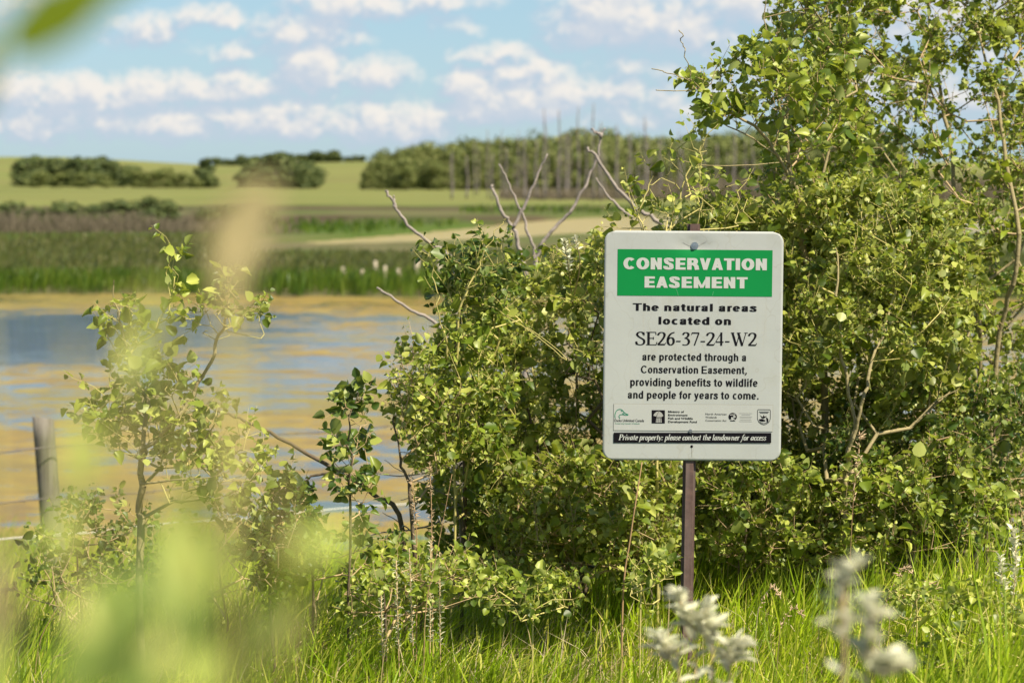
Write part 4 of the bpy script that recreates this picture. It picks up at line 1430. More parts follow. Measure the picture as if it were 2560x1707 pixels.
plant('leafy_shrub', 'low leafy bush growing in front of the foot of the fence post', 'shrub',
      [stem(200, 6.9, [(200, 1450, 6.85), (180, 1350, 6.8)])],
      targets([(40, 1480), (60, 1350), (150, 1270), (260, 1260), (380, 1290), (420, 1400), (400, 1520), (200, 1560)], 130, 6.3, 7.4),
      950, .019, 'round', M['darkleaf'], M['darkbark'], M['browntwig'], rmax=.005, bf=.25)
plant('leafy_shrub', 'low tangle of leafy shoots in the grass left of the thicket', 'shrub',
      [stem(960, 6.4, [(960, 1480, 6.35), (940, 1420, 6.3)])],
      targets([(860, 1460), (960, 1430), (1100, 1400), (1260, 1430), (1250, 1500), (1000, 1540), (860, 1540)], 110, 6.0, 6.8),
      1000, .018, 'round', M['aspen'], M['darkbark'], M['browntwig'], rmax=.004, bf=.25)


for lab, u, Y0, pl, nl in (('broad leaved weeds in the grass at the bottom right corner', 2450, 5.4, [(2280, 1560), (2400, 1480), (2560, 1500), (2620, 1660), (2300, 1690)], 420),
                           ('small round leaved weeds in the grass right of the blurred sprig', 2290, 5.8, [(2180, 1480), (2280, 1440), (2380, 1480), (2340, 1600), (2190, 1600)], 240),
                           ('leafy weeds in the grass just left of the sign post', 1600, 5.9, [(1580, 1400), (1660, 1370), (1700, 1450), (1640, 1520), (1570, 1500)], 220),
                           ('leafy weeds in the grass left of the rusty dry stalk', 1330, 5.9, [(1200, 1480), (1320, 1430), (1450, 1450), (1430, 1540), (1250, 1560)], 260)):
    plant('leafy_weed', lab, 'weed', [stem(u, Y0, [(u, pl[0][1] + 60, Y0)])], targets(pl, 40, Y0 - .2, Y0 + .2), nl, .016, 'round', M['aspen'], M['twig'], M['twig'], rmax=.002, bf=.2, shoot=(.03, .06))


# silvery wolf willow plants
def silver(label, stems, size, per=9, low=.18, shape='narrow', mat=None, n=300, lean=0.35):
    b = stems[0][0]
    root = thing('silver_willow', label, 'shrub', (b[0], b[1], gz(b[0], b[1])))
    pos, tip, nrm, sz = [], [], [], []
    for st in stems:
        pts = catmull(st, 5)
        link('stem', polytube('stem', pts, [.0020 * (1 - .6 * i / len(pts)) for i in range(len(pts))], M['browntwig'], 5), root)
        L = sum((pts[i + 1] - pts[i]).length for i in range(len(pts) - 1))
        m = int(L * per * 10)
        for q in range(m):
            f = (low + (1 - low) * (q / max(1, m))) * (len(pts) - 1)
            i = min(int(f), len(pts) - 2)
            p = pts[i].lerp(pts[i + 1], f - i)
            a = q * 2.4 + random.uniform(-.4, .4)
            t = Vector((math.cos(a) * .8, math.sin(a) * .8, random.uniform(.25, .9)))
            pos.append(p[:]); tip.append(t[:])
            nrm.append((random.gauss(0, .4) - t.x * .5, random.gauss(0, .4) - t.y * .5, 1))
            sz.append(size * random.uniform(.6, 1.25) * (1 if q < m * .85 else .75))
    emit_leaves(root, np.array(pos), np.array(tip), np.array(nrm), np.array(sz), shape, mat or M['silver'], n)
    return root


silver('blurred silver leaved bush in the foreground below the sign post',
       [stem(1745, 3.4, [(1740, 1700, 3.4), (1720, 1560, 3.4), (1690, 1480, 3.4)]), stem(1760, 3.45, [(1780, 1700, 3.4), (1770, 1600, 3.4), (1765, 1510, 3.4)]),
        stem(1700, 3.4, [(1700, 1760, 3.35), (1665, 1650, 3.35), (1650, 1590, 3.35)]), stem(1790, 3.35, [(1820, 1760, 3.35), (1830, 1660, 3.35), (1845, 1600, 3.35)])],
       .036, per=6, shape='narrow')
silver('blurred pale silver sprig right of the sign post close to the viewer',
       [stem(2110, 2.1, [(2110, 1700, 2.1), (2105, 1600, 2.1), (2100, 1520, 2.1), (2125, 1440, 2.1), (2150, 1410, 2.1)])], .026, per=2.6, shape='spear')
silver('blurred pale silver shoot at the bottom edge right of centre',
       [stem(2190, 2.2, [(2170, 1740, 2.2), (2200, 1690, 2.2), (2270, 1670, 2.2)])], .03, per=5, shape='oval')
silver('silver leaved bush at the right edge rising from the grass',
       [stem(2540, 5.9, [(2530, 1560, 5.85), (2540, 1400, 5.85), (2530, 1320, 5.85)]), stem(2570, 5.9, [(2580, 1500, 5.9), (2575, 1350, 5.9), (2570, 1280, 5.9)]),
        stem(2520, 5.8, [(2510, 1540, 5.8), (2505, 1450, 5.8), (2500, 1390, 5.8)])], .022, per=12, shape='oval')
silver('small silver leaved weeds in the grass beside the dry seed spikes',
       [stem(1060 + dx, 6.2 + random.uniform(-.2, .2), [(1055 + dx + random.uniform(-15, 15), y1, 6.15)]) for dx, y1 in ((-100, 1420), (-60, 1400), (-20, 1370), (10, 1350), (40, 1380))],
       .015, per=14, shape='narrow', low=.55)
silver('silvery willow shoot left of the top corner of the sign',
       [stem(1440, 7.3, [(1440, 900, 7.2), (1425, 700, 6.8), (1410, 600, 6.6)]), [P(1430, 760, 6.9), P(1450, 660, 6.6), P(1436, 592, 6.55)]],
       .02, per=3, shape='oval', low=.72)


# ------------------------------------------------------------------ grass
def blades(name, label_kind, n, xs, ys, hts, wd, lean, mat, hfun=None, seg=3, zoff=0.):
    x = np.concatenate([xs]); y = np.concatenate([ys])
    h = hts * (hfun(x, y) if hfun else 1)
    z = height(x, y) - .01 + zoff
    th = rng.uniform(0, 2 * math.pi, n)
    wx, wy = np.cos(th), np.sin(th)
    lx = lean[0] + rng.normal(0, lean[2], n); ly = lean[1] + rng.normal(0, lean[2], n)
    V = np.zeros((n, 7, 3))
    for i, (f, wf) in enumerate(((0, .8), (.4, 1.0), (.75, .7))):
        ox = lx * h * f ** 1.9; oy = ly * h * f ** 1.9
        hh = z + h * f * (1 - .18 * f * (np.abs(lx) + np.abs(ly)))
        for s, kx in ((1, 0), (-1, 1)):
            V[:, i * 2 + kx, 0] = x + ox + s * wx * wd * wf * .5
            V[:, i * 2 + kx, 1] = y + oy + s * wy * wd * wf * .5
            V[:, i * 2 + kx, 2] = hh
    V[:, 6, 0] = x + lx * h; V[:, 6, 1] = y + ly * h
    V[:, 6, 2] = z + h * (1 - .28 * (np.abs(lx) + np.abs(ly)))
    b = (np.arange(n) * 7)[:, None, None]
    Q = (b + np.array([(0, 1, 3, 2), (2, 3, 5, 4)])[None]).reshape(-1, 4)
    T = (b + np.array([(4, 5, 6)])[None]).reshape(-1, 3)
    rv = rng.random(n)
    me = mesh_np(name, V.reshape(-1, 3), [Q, T], mat, False, np.concatenate([np.repeat(rv, 2), rv]))
    return link(name, me, **label_kind)


def patchy(x, y):
    v = .5 + .5 * np.sin(x * 3.1 + 1.3 * np.sin(y * 2.2)) * np.sin(y * 2.7 + x * 1.1)
    return .72 + .5 * v


def scatter(n, y0, y1, x0=None, x1=None, power=1.0):
    y = y0 + (y1 - y0) * rng.random(n) ** power
    u = rng.uniform(-100, 2660, n) if x0 is None else rng.uniform(x0, x1, n)
    x = (u - 1280) / FPX * y
    # clumping
    x = x + rng.normal(0, .02, n)
    return x, y


N1 = 44000
x, y = scatter(N1, 4.5, 7.4, power=.9)
blades('tall_grass', dict(kind='stuff', label='bright green tall grass along the bottom in front of the thicket', category='grass'), N1, x, y,
       rng.uniform(.20, .48, N1), rng.uniform(.0036, .0092, N1), (.24, .0, .24), M['grass'],
       lambda x, y: patchy(x, y) * np.interp(u_of(x, y), [0, 800, 1000, 1400, 1700, 2100, 2400, 2600], [1.0, .9, .95, .95, 1.0, 1.05, 1.25, 1.5]))
N2 = 26000
x, y = scatter(N2, 7.2, 20, power=1.2)
blades('bank_grass', dict(kind='stuff', label='green grass on the sloping bank down to the pond', category='grass'), N2, x, y,
       rng.uniform(.2, .42, N2), rng.uniform(.004, .009, N2), (.3, .0, .25), M['grass'], patchy)
N3 = 15000
x, y = scatter(N3, 4.5, 8.0)
blades('dry_grass', dict(kind='stuff', label='dry straw coloured grass mixed into the green grass', category='grass'), N3, x, y,
       rng.uniform(.12, .46, N3), rng.uniform(.0025, .005, N3), (.35, .0, .55), M['dry'], patchy)
# litter straw on the ground
N4 = 12000
uu = np.where(rng.random(N4) < .65, rng.normal(2260, 120, N4), rng.normal(1560, 220, N4))
yy = rng.uniform(4.9, 6.6, N4)
blades('dry_grass', dict(kind='stuff', label='matted pale dry grass clumps right of the sign post', category='grass'), N4, (uu - 1280) / FPX * yy, yy,
       rng.uniform(.15, .40, N4), rng.uniform(.0022, .0050, N4), (.5, .0, .85), M['dry'])

# reeds on the far bank of the pond
def reeds(name, label, n, uy0, uy1, u0, u1, h0, h1, wd, mat, cond=None):
    y = rng.uniform(uy0, uy1, n); u = rng.uniform(u0, u1, n)
    x = (u - 1280) / FPX * y
    zz = height(x, y)
    ok = (zz > 0.0) & ~pond_mask(x, y)
    if cond is not None:
        ok &= cond(x, y)
    x, y = x[ok], y[ok]; k = len(x)
    blades(name, dict(kind='stuff', label=label, category='reeds'), k, x, y, rng.uniform(h0, h1, k), rng.uniform(wd * .6, wd * 1.4, k), (.12, 0, .15), mat)


reeds('green_reeds', 'bright green reeds along the far edge of the pond', 15000, 61, 67, -200, 2800, .35, .62, .035, M['greenreed'])
reeds('marsh_grass', 'olive brown marsh grass behind the far pond edge', 34000, 66, 112, -200, 2800, .16, .34, .05, M['reed'], lambda x, y: (y < 88) | (u_of(x, y) < 620))
reeds('green_reeds', 'green reeds along the back edge of the distant pond', 9000, 116, 196, 640, 2800, .25, .55, .1, M['greenreed'], lambda x, y: np.where(u_of(x, y) < 1150, y < 140, y > 172))


# ------------------------------------------------------------------ dry stalks in the grass
def stalk(label, pts, r, mat, heads=None, cat='weed', name='dry_stalk'):
    root = thing(name, label, cat, pts[0])
    c = catmull(pts, 5)
    link('stem', polytube('stem', c, [r * (1 - .5 * i / len(c)) for i in range(len(c))], mat, 5), root)
    if heads:
        n, spread, s = heads
        A, B = [], []
        for i in range(n):
            f = random.uniform(.35, 1) * (len(c) - 1)
            j = min(int(f), len(c) - 2)
            p = c[j].lerp(c[j + 1], f - j)
            dv = Vector((random.gauss(0, 1), random.gauss(0, 1), random.gauss(.4, .8))).normalized()
            A.append((p + dv * random.uniform(0, spread))[:]); B.append((p + dv * (random.uniform(.3, 1) * spread + s))[:])
        rr = np.full(len(A), s * .2)
        link('seed_head', segs_mesh('seed_head', np.array(A), np.array(B), rr, rr * .3, M['seed'], 4), root, kind='stuff')
    return root


stalk('tall thin rusty brown dry stalk standing just left of the sign post', [G_(1556, 6.0), P(1557, 1500, 6.0), P(1575, 1350, 6.0), P(1590, 1250, 6.0), P(1605, 1155, 6.02)], .0028, M['straw'])
stalk('thin pale dry stalk ending in a small bud left of the thicket', [G_(1055, 5.9), P(1062, 1560, 5.9), P(1085, 1420, 5.9), P(1110, 1290, 5.9), P(1130, 1185, 5.9)], .0013, M['straw'], (10, .002, .006))
stalk('tallest dry brown seed spike beside the thicket', [G_(1082, 6.2), P(1080, 1400, 6.2), P(1078, 1250, 6.2), P(1074, 1160, 6.2)], .0018, M['straw'], (90, .006, .007))
stalk('shorter dry brown seed spike left of the tallest one', [G_(1035, 6.2), P(1042, 1380, 6.2), P(1036, 1270, 6.2), P(1027, 1200, 6.2)], .0018, M['straw'], (70, .009, .007))
stalk('thin straw stalk leaning right at the lower left of the grass', [G_(60, 5.6), P(90, 1660, 5.6), P(130, 1540, 5.6), P(170, 1490, 5.6)], .0012, M['straw'])
stalk('long straw stalk slanting through the grass at the bottom left', [G_(100, 5.4), P(120, 1690, 5.4), P(170, 1630, 5.4), P(235, 1575, 5.4)], .0012, M['straw'])
stalk('dry grass head beside the right hand forked sapling', [G_(2120, 6.5), P(2130, 1300, 6.5), P(2145, 1150, 6.5), P(2150, 1085, 6.5)], .001, M['straw'], (45, .012, .012))
for i, (u, v0) in enumerate(((2240, 1420), (2300, 1455), (2215, 1480), (1905, 1470), (1960, 1520))):
    stalk(('highest of three dry brome heads in the matted straw right of the blurred sprig', 'pale dry brome head nearest the silver bush at the right edge', 'lowest of three dry brome heads in the matted straw right of the blurred sprig',
           'pale brome head in the grass nearest the right of the sign post', 'dry brome head low in the grass between the two blurred silver plants')[i],
          [G_(u - 25, 5.8), P(u - 15, v0 + 110, 5.8), P(u, v0 + 30, 5.8), P(u + 25, v0, 5.8), P(u + 45, v0 + 18, 5.8)], .0009, M['dry'], (26, .006, .010))


# ------------------------------------------------------------------ dead branches
def snag(name, label, main, arms, r, Y, mat=None, cat='dead tree'):
    mat = mat or M['deadwood']
    pts = [P(a, b, Y) if len(t) == 0 else P(a, b, t[0]) for a, b, *t in main]
    g0 = pts[-1]
    base = Vector((g0.x, g0.y, gz(g0.x, g0.y) - .05))
    pts = pts + [base]
    root = thing(name, label, cat, base)
    c = catmull(pts, 5)
    c = [p + Vector((random.gauss(0, 1), random.gauss(0, 1), random.gauss(0, 1))) * r * .35 for p in c]
    link('trunk', polytube('trunk', c, [r * (.55 + .8 * i / len(c)) for i in range(len(c))], mat, 7), root)
    for a in arms:
        q = catmull([P(*p) if len(p) == 3 else P(p[0], p[1], Y) for p in a], 5)
        q = [p + Vector((random.gauss(0, 1), random.gauss(0, 1), random.gauss(0, 1))) * r * .3 for p in q]
        link('branch', polytube('branch', q, [r * (.32 + .55 * i / len(q)) for i in range(len(q))], mat, 6), root)
    return root


snag('dead_tree', 'pale bare curved dead stem bending over above the left shrub', [(964, 476), (985, 512), (1020, 560), (1075, 605), (1115, 632), (1135, 658), (1139, 700), (1142, 780), (1140, 850), (1150, 1000)],
     [[(985, 490), (984, 505), (988, 520)], [(1105, 700), (1122, 704), (1138, 706)]], .0085, 9.2)
snag('dead_tree', 'grey forked dead tree with three bare arms above the thicket', [(1228, 462), (1243, 500), (1262, 540), (1285, 575), (1300, 620), (1313, 670), (1325, 730), (1322, 850), (1310, 1050)],
     [[(1370, 388), (1345, 435), (1315, 505), (1283, 568)], [(1250, 410), (1272, 462), (1298, 515), (1322, 585), (1338, 640), (1332, 715), (1325, 760)],
      [(1512, 320), (1500, 350), (1492, 395), (1470, 450), (1440, 510), (1400, 560), (1352, 615), (1335, 680)], [(1480, 322), (1492, 333), (1505, 340)],
      [(1220, 795), (1262, 770), (1300, 745), (1318, 715)]], .0098, 9.8)
snag('dead_tree', 'smooth grey dead stem slanting down behind the top left corner of the sign', [(1470, 368), (1500, 408), (1535, 460), (1590, 518), (1650, 556), (1720, 600), (1760, 700)],
     [[(1490, 445), (1520, 490), (1550, 520), (1580, 545)]], .009, 9.5)
snag('dead_tree', 'short grey dead stem slanting over the pond left of the thicket', [(942, 718), (975, 740), (1025, 772), (1080, 802), (1120, 845), (1140, 950)], [], .0065, 8.6)
snag('dead_tree', 'long brown bare branch slanting down across the fence wires', [(540, 1027), (600, 1045), (663, 1075), (746, 1122), (850, 1180), (930, 1235), (1010, 1330)],
     [[(600, 1200), (615, 1240), (640, 1270)], [(735, 1230), (780, 1190), (840, 1180)]], .0062, 6.9, M['darkbark'])
snag('dead_tree', 'tangle of bare grey twigs at the left foot of the thicket', [(905, 1340), (960, 1330), (1020, 1325), (1090, 1310), (1150, 1300)],
     [[(955, 1280), (990, 1300), (1030, 1328)], [(1000, 1250), (1060, 1240), (1130, 1270)], [(960, 1150), (1040, 1200), (1120, 1240), (1180, 1290)], [(930, 1180), (1000, 1190), (1080, 1180)]], .003, 7.0)


# ------------------------------------------------------------------ fence
def fence():
    ax, ay = -2.86, 13.5
    dx, dy = 1.91 / 1.6, 1.0
    def at(t):      # t = distance in y from the frame edge
        return ax + dx * t, ay + dy * t
    root = thing('wire_fence', 'barbed wire fence with one grey weathered wooden post at the left', 'fence', (*at(.25), gz(*at(.25))))
    m, k = new_mat('weathered fence post')
    t = k.n('ShaderNodeTexCoord').outputs['Object']
    grain = k.noise(k.scalev(t, 90, 90, 3), 1, 6, .7)
    c = k.ramp(grain, [(.3, (.075, .065, .05)), (.5, (.16, .145, .12)), (.7, (.235, .215, .18))])
    out(k, principled(k, c, .9, .1, 0, bump(k, grain, .6, .01)))
    Y = 13.75
    top, bot = P(108, 1045, Y), P(150, 1585, Y)
    n = 14
    V, F = [], []
    lv = 10
    for j in range(lv + 1):
        p = bot.lerp(top, j / lv)
        for i in range(n):
            a = 2 * math.pi * i / n
            r = .065 * (1 + .04 * math.sin(a * 3 + j * .3) + .03 * math.sin(a * 5)) * (1 - .05 * j / lv)
            V.append((p.x + r * math.cos(a), p.y + r * math.sin(a), p.z + (.012 * math.cos(a + 2.2) if j == lv else 0)))
    for j in range(lv):
        for i in range(n):
            F.append((j * n + i, j * n + (i + 1) % n, (j + 1) * n + (i + 1) % n, (j + 1) * n + i))
    F.append(tuple(lv * n + i for i in range(n)))
    link('post', mesh_from('post', V, F, m, True), root)
    for zi, (z, mt) in enumerate(((CAM_H - 1.56, 'wire'), (CAM_H - 1.85, 'wire'), (CAM_H - 2.055, 'brightwire'))):
        pts = []
        for q in range(60):
            t_ = -1.5 + 6.5 * q / 59
            X, Yy = at(t_)
            tl = (t_ - .25) / 4.75
            sag = .05 * math.sin(math.pi * max(0, min(1, tl)))
            pts.append(Vector((X, Yy - .065, z - sag + .006 * math.sin(q * .9 + zi))))
        wo_ = link('wire', polytube('wire', pts, .0042, M[mt], 5), root)
        A, B = [], []
        for q in range(58):
            p = pts[q].lerp(pts[q + 1], .3 + .1 * zi)
            for kk in range(3):
                dv = Vector((random.gauss(0, 1), random.gauss(0, .5), random.gauss(0, 1))).normalized() * .016
                A.append((p - dv * .5)[:]); B.append((p + dv)[:])
        rr = np.full(len(A), .0022)
        bm_ = segs_mesh('barbs', np.array(A), np.array(B), rr, rr * .5, M[mt], 3)
        ob = bpy.data.objects.new('barbs', bm_); COL.objects.link(ob); ob.parent = wo_; ob['kind'] = 'stuff'


fence()


# ------------------------------------------------------------------ close, out of focus plants at the left
def near_plant(label, Y, stems, leaves, r=.0007):
    """stems: lists of (px,py); leaves: (px, py, angle deg, length px, width factor, mat)"""
    b = G_(stems[0][0][0], Y)
    root = thing('leafy_shoot', label, 'shrub', b)
    for st in stems:
        pts = [G_(st[0][0], Y)] + [P(px, py, Y + random.uniform(-.02, .02)) for px, py in st]
        link('stem', polytube('stem', catmull(pts, 4), r, M['twig'], 5), root)
    rl = root.matrix_basis.translation
    for (px, py, a, L, wf, mk) in leaves:
        Yy = Y + random.uniform(-.05, .05)
        p = P(px, py, Yy)
        s = L / FPX * Yy
        tipv = Vector((math.cos(R(a)), random.uniform(-.25, .25), math.sin(R(a)))).normalized()
        nv = Vector((random.gauss(0, .25), -1, random.gauss(.5, .25)))
        nv = (nv - tipv * nv.dot(tipv)).normalized()
        xv = tipv.cross(nv)
        p0 = p - tipv * s * .5
        sw = s * wf
        me = leaf_mesh('oval', random.randrange(3), M[mk])
        o = bpy.data.objects.new('leaf', me); COL.objects.link(o); o.parent = root
        o.matrix_basis = Matrix(((xv.x * sw, tipv.x * s, nv.x * s, p0.x - rl.x), (xv.y * sw, tipv.y * s, nv.y * s, p0.y - rl.y),
                                 (xv.z * sw, tipv.z * s, nv.z * s, p0.z - rl.z), (0, 0, 0, 1)))
    return root


N_, O_, G1, T_ = 'nearleaf', 'olive', 'midgreen', 'tanleaf'
near_plant('blurred olive leaf on a shoot hanging in at the top left corner', .72,
           [[(-260, 1400), (-240, 900), (-180, 400), (-120, 120), (60, -60), (300, -160)]],
           [(175, 25, 36, 380, .8, O_), (260, -30, 30, 320, .8, O_), (-50, 190, 70, 260, .9, G1), (-90, 40, 100, 300, .9, N_), (-160, 500, 70, 300, 1, N_)])
near_plant('blurred tall shoot with a tan tip rising through the left of the view', .66,
           [[(560, 1740), (590, 1400), (600, 1000), (605, 750), (608, 560)]],
           [(618, 560, 62, 270, 1.15, T_), (600, 660, 78, 210, .9, T_), (570, 760, 85, 150, .6, T_)])
near_plant('blurred yellow green shoot with upright leaves near the fence post', .68,
           [[(300, 1760), (330, 1300), (360, 1000), (375, 700)]],
           [(380, 790, 70, 120, .9, N_), (345, 900, 105, 150, .9, N_), (405, 880, 50, 110, .9, N_),
            (205, 1120, 95, 190, 1.1, N_), (185, 1220, 85, 120, 1.0, N_), (130, 1330, 60, 120, .9, N_)])
near_plant('blurred mass of green leaves at the bottom left corner', .64,
           [[(430, 1800), (470, 1500), (490, 1330)], [(600, 1800), (560, 1600), (520, 1450)], [(180, 1800), (230, 1600), (260, 1480)],
            [(700, 1800), (720, 1650), (760, 1500), (810, 1400)]],
           [(478, 1275, 85, 180, 1.2, O_), (410, 1340, 70, 150, 1.1, G1), (545, 1370, 60, 150, 1.2, G1), (480, 1400, 90, 190, 1.3, N_), (400, 1450, 100, 200, 1.2, G1),
            (330, 1530, 90, 170, 1.0, G1), (275, 1490, 60, 170, 1.1, G1), (290, 1620, 85, 240, 1.3, G1), (230, 1560, 110, 170, 1.0, N_), (400, 1640, 80, 200, 1.0, N_),
            (480, 1540, 90, 190, 1.1, G1), (500, 1650, 90, 170, .9, N_), (355, 1720, 60, 200, 1.1, G1), (600, 1650, 50, 190, .9, N_), (690, 1545, 60, 190, 1.0, G1),
            (730, 1450, 65, 170, .8, O_), (820, 1350, 35, 150, 1.3, N_), (770, 1360, 60, 110, 1.0, N_), (560, 1450, 80, 150, 1.0, N_), (200, 1660, 90, 190, 1.2, G1)])
near_plant('blurred tan and green leaves at the left edge near the bottom', .6,
           [[(-40, 1800), (-20, 1600), (0, 1450)]],
           [(-10, 1480, 85, 240, 1.1, T_), (20, 1570, 75, 200, 1.0, T_), (-20, 1650, 95, 240, 1.0, N_), (150, 1330, 60, 140, .9, N_)])


# ------------------------------------------------------------------ distant trees
def crown_mesh(name, mat, n, lobes, h, leaf, seed, cone=0.):
    """leaf clump faces spread through a lumpy crown, base at z=0"""
    r_ = np.random.default_rng(seed)
    cs = []
    for i in range(lobes):
        a = r_.uniform(0, 6.28); rr = r_.uniform(0, .30)
        zc = r_.uniform(.12, .86)
        sh = (1 - cone * zc)
        cs.append((math.cos(a) * rr * sh, math.sin(a) * rr * sh, zc, r_.uniform(.14, .26) * sh + .03))
    cs = np.array(cs)
    k = r_.integers(0, lobes, n)
    d = r_.normal(0, 1, (n, 3)); d /= np.linalg.norm(d, axis=1, keepdims=True)
    rad = cs[k, 3] * r_.uniform(.65, 1.12, n)
    c = (cs[k, :3] + d * rad[:, None] * np.array([1.15, 1.15, .85])) * h
    c[:, 2] = np.maximum(c[:, 2], .04 * h)
    nn = d + r_.normal(0, .5, (n, 3)); nn /= np.linalg.norm(nn, axis=1, keepdims=True)
    _, a, b = frame(nn)
    s = leaf * r_.uniform(.6, 1.4, n)[:, None]
    V = np.stack([c + a * s, c + b * s * .8, c - a * s, c - b * s * .8], 1).reshape(-1, 3)
    F = (np.arange(n) * 4)[:, None] + np.arange(4)[None]
    return mesh_np(name, V, [F], mat, False, r_.random(n))


CR = {'wood': [crown_mesh('crown', M['tree'], 1500, 11, 9, .34, 10 + i) for i in range(4)],
      'dark': [crown_mesh('crown', M['darktree'], 1500, 10, 7, .36, 30 + i) for i in range(3)],
      'cone': [crown_mesh('crown', M['darktree'], 1300, 14, 7, .32, 50, .65)]}
trunk_me = segs_mesh('trunk', [(0, 0, -.3), (0, 0, 2.4), (0, 0, 2.4), (0, 0, 2.4)], [(0, 0, 2.4), (.2, .1, 6.4), (-1.0, .4, 5), (.9, -.5, 5.2)], [.10, .08, .06, .05], [.08, .03, .02, .02], M['deadwood'], 6)


def far_tree(u, D, h, kind, label, group=None, name='tree', wide=1.0):
    x = (u - 1280) / FPX * D
    z = gz(x, D)
    root = thing(name, label, 'tree', (x, D, z), group)
    me = random.choice(CR[kind])
    base_h = 9 if kind == 'wood' else 7
    s = h / base_h
    rz = random.uniform(0, 6.28)
    root.matrix_basis = Matrix.Translation((x, D, z - .1)) @ Matrix.Rotation(rz, 4, 'Z') @ Matrix.Diagonal((s * wide, s * wide, s, 1))
    for nm, mm in (('crown', me), ('trunk', trunk_me)):
        o = bpy.data.objects.new(nm, mm); COL.objects.link(o); o.parent = root
    return root


WG = 'trees of the green wood on the far side of the marsh'
WL = 'bushy green poplar packed in the wood beyond the marsh'
for row, (D, hh, stepu) in enumerate(((430, 5.6, 30), (455, 6.6, 29), (485, 7.6, 30), (520, 8.6, 34))):
    u = 925 + row * 9
    while u < 2250:
        top = np.interp(u, [905, 1000, 1100, 1300, 1600, 1800, 2000, 2600], [.82, .95, 1.05, 1.25, 1.15, 1.15, 1.2, 1.25])
        far_tree(u + random.uniform(-7, 7), D + random.uniform(-9, 9), hh * top * random.uniform(.66, 1.16), 'wood', WL, WG, 'poplar_tree', random.uniform(.7, 1.05))
        u += stepu * random.uniform(.8, 1.3)
far_tree(1312, 440, 10.6, 'wood', 'tallest pointed poplar standing out above the wood', name='poplar_tree', wide=.62)
GG = 'dark trees of the grove below the hill'
u = 60
while u < 345:
    far_tree(u, 500 + random.uniform(-14, 14), random.uniform(5.2, 6.3) * (1 if u < 300 else .75), 'dark', 'dark leafy tree in the grove at the foot of the left hill', GG, 'dark_tree', 1.15)
    u += random.uniform(15, 24)
for u, h in ((100, 3.4), (150, 3.0), (205, 3.4), (260, 3.2), (350, 3.9), (375, 3.4), (405, 4.0), (428, 3.0), (455, 3.2), (485, 2.8)):
    far_tree(u, 470, h, 'wood', 'small lighter green tree in front of the grove below the hill', 'small trees in front of the grove', 'small_tree', 1.5)
far_tree(517, 480, 6.4, 'cone', 'single rounded dark tree standing alone in the pasture left of the big clump', name='dark_tree', wide=1.25)
CG = 'trees of the big dark clump in the pasture'
for u, h, D in ((612, 3.6, 470), (630, 4.6, 478), (652, 5.8, 480), (676, 6.4, 484), (700, 6.9, 480), (722, 6.6, 486), (745, 6.4, 480), (766, 5.4, 482), (782, 4.4, 478), (690, 4.5, 466), (730, 4.6, 466), (655, 4.0, 466), (765, 3.8, 466)):
    far_tree(u, D, h, 'dark', 'dark round tree in the big clump on the pasture', CG, 'dark_tree', 1.35)
RG = 'trees on the ridge line behind the pasture'
for u in list(range(540, 905, 13)):
    D = 880
    far_tree(u + random.uniform(-4, 4), D, random.uniform(2.6, 3.8) * (1.25 if 790 < u < 850 else 1) * (.7 if u > 850 else 1), 'dark', 'tiny dark tree on the ridge line behind the pasture', RG, 'ridge_tree', 1.7)
for D_, hh in ((560, 10.0), (600, 11.5)):
    for u in range(1090, 2200, 40):
        far_tree(u + random.uniform(-7, 7), D_ + random.uniform(-10, 10), hh * random.uniform(.88, 1.1) * np.interp(u, [1090, 1250, 1800, 2600], [.75, .9, .95, 1]), 'wood', WL, WG, 'poplar_tree', 1.0)

# bare dead trees standing in the marsh before the wood
DL = ['dead_tree', 'thin grey bare dead trunk standing before the wood', 'bare dead trees in front of the wood']
for i, (u, top, D) in enumerate(((1310, 345, 250), (1340, 350, 262), (1360, 272, 255), (1398, 275, 250), (1417, 330, 262), (1445, 268, 258), (1482, 258, 250), (1500, 305, 248), (1541, 312, 256),
                                 (1575, 338, 262), (1612, 292, 250), (1648, 352, 260), (1700, 372, 255), (1760, 345, 258), (1790, 360, 250), (1835, 330, 255), (1880, 345, 262), (1168, 390, 270), (1130, 380, 265),
                                 (1230, 385, 255), (1265, 370, 266), (2010, 330, 256), (2080, 350, 262), (2200, 320, 255), (2300, 340, 250), *[(random.uniform(1120, 1960), random.uniform(318, 410), random.uniform(262, 330)) for _ in range(44)])):
    x = (u - 1280) / FPX * D
    z0 = gz(x, D)
    zt = P(u, top, D).z
    lab, grp = DL[1], DL[2]
    if i == 6:
        lab, grp = 'tallest bare dead trunk before the wood left of the sign', None
    if i == 10:
        lab, grp = 'lone bare dead trunk rising just left of the leafy sprigs', None
    root = thing('dead_tree', lab, 'dead tree', (x, D, z0), grp)
    H = zt - z0
    pts = [Vector((x + math.sin(q * 1.3 + i) * .08, D, z0 - .2 + (H + .2) * q / 6)) for q in range(7)]
    link('trunk', polytube('trunk', pts, [(.13 if i < 25 else .085) * (1 - .6 * q / 6) for q in range(7)], M['deadgrey'], 6), root)
    A, B, ra = [], [], []
    for q in range(26):
        f = random.uniform(.25, .97)
        p = Vector((x, D, z0 + H * f))
        a = random.uniform(0, 6.28); L = random.uniform(.4, 1.3) * (1.1 - f)
        A.append(p[:]); B.append((p + Vector((math.cos(a) * L, math.sin(a) * L, L * random.uniform(.1, .9))))[:]); ra.append(.04)
    link('branches', segs_mesh('branches', np.array(A), np.array(B), np.array(ra), np.array(ra) * .3, M['greybrush'], 3), root, kind='stuff')


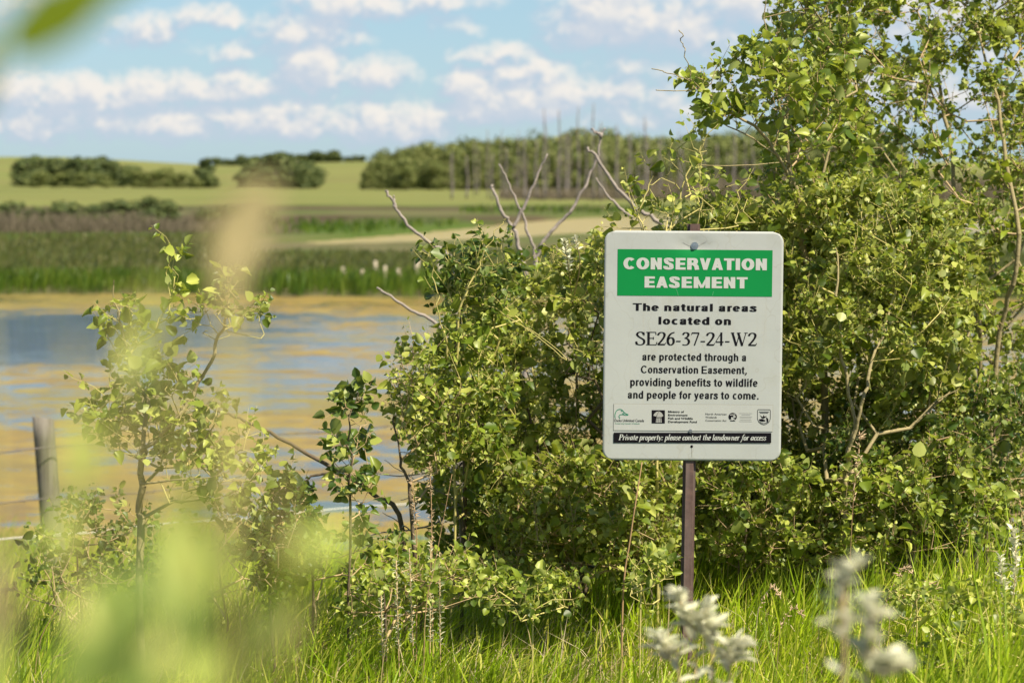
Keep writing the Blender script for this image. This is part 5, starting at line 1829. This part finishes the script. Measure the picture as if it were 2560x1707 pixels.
# grey leafless brush (reads as one mass)
def brush(label, n, u0, u1, D0, D1, h, mat, hfun=None, w_=.02):
    u = rng.uniform(u0, u1, n); D = rng.uniform(D0, D1, n)
    x = (u - 1280) / FPX * D
    cl = .55 + .45 * np.sin(x * .8 + 2 * np.sin(D * .2)) * np.sin(x * .33 + 1)
    H = h * rng.uniform(.4, 1.0, n) * (.6 + .4 * cl)
    if hfun is not None:
        H = H * hfun(u)
    z = height(x, D)
    ok = z > 0
    x, D, H, z = x[ok], D[ok], H[ok], z[ok]
    A = np.stack([x, D, z - .1], 1)
    mid = A + np.stack([rng.normal(0, .12, len(x)) * H, rng.normal(0, .12, len(x)) * H, H * .55], 1)
    top = mid + np.stack([rng.normal(0, .22, len(x)) * H, rng.normal(0, .2, len(x)) * H, H * .45], 1)
    me = segs_mesh('dead_brush', np.concatenate([A, mid]), np.concatenate([mid, top]), np.full(len(x) * 2, w_), np.concatenate([np.full(len(x), w_ * .8), np.full(len(x), w_ * .3)]), mat, 3)
    link('dead_brush', me, kind='stuff', label=label, category='brush')


brush('grey purple leafless willow brush across the marsh at left', 5000, -200, 760, 116, 138, 1.4, M['greybrush'],
      lambda u: np.interp(u, [-200, 0, 450, 620, 760], [1, 1, .9, .6, .25]), .022)
brush('grey leafless brush at the foot of the wood at right', 7000, 1250, 2700, 255, 300, 3.4, M['greybrush'],
      lambda u: np.interp(u, [1250, 1500, 1650, 1900, 2700], [.45, .5, .8, 1, 1]), .05)
# green bush tops between the brush
GBG = 'green bushes among the grey brush'
for u, D, h in ((45, 128, 1.5), (95, 124, 1.2), (170, 130, 1.6), (235, 126, 1.3), (300, 131, 1.5), (360, 125, 1.2), (420, 129, 1.4), (520, 127, 1.2), (590, 131, 1.3), (660, 128, 1.1), (140, 178, .9), (260, 176, .9), (330, 174, 1.0), (375, 170, 1.3), (410, 172, 1.1)):
    far_tree(u, D, h, 'dark', 'low dark green bush behind the grey brush at left', GBG, 'marsh_bush', 1.6)

# pale weathered stubs on the far bank
SG = 'pale weathered stubs on the far bank'
stub_lab = {0: 'leftmost pale weathered stub on the far bank', 5: 'leaning pale stub nearest the curved dead stem'}
for i, (u, v0, v1, ln) in enumerate(((860, 700, 668, -4), (898, 702, 674, 8), (938, 690, 652, 0), (958, 692, 664, 5), (1000, 695, 672, -6), (1030, 690, 648, 16), (1096, 688, 650, 3), (1284, 690, 655, -8), (1300, 690, 640, 4))):
    D = 66.0
    b = P(u, 725, D); t = P(u + ln, v1, D)
    b.z = gz(b.x, D) - .05
    root = thing('wooden_stub', stub_lab.get(i, 'pale weathered stub sticking up from the reeds on the far bank'), 'stump', b, None if i in stub_lab else SG)
    link('stake', polytube('stake', [b, b.lerp(t, .5) + Vector((.02, 0, 0)), t], [.075, .065, .04], M['palewood'], 7), root)
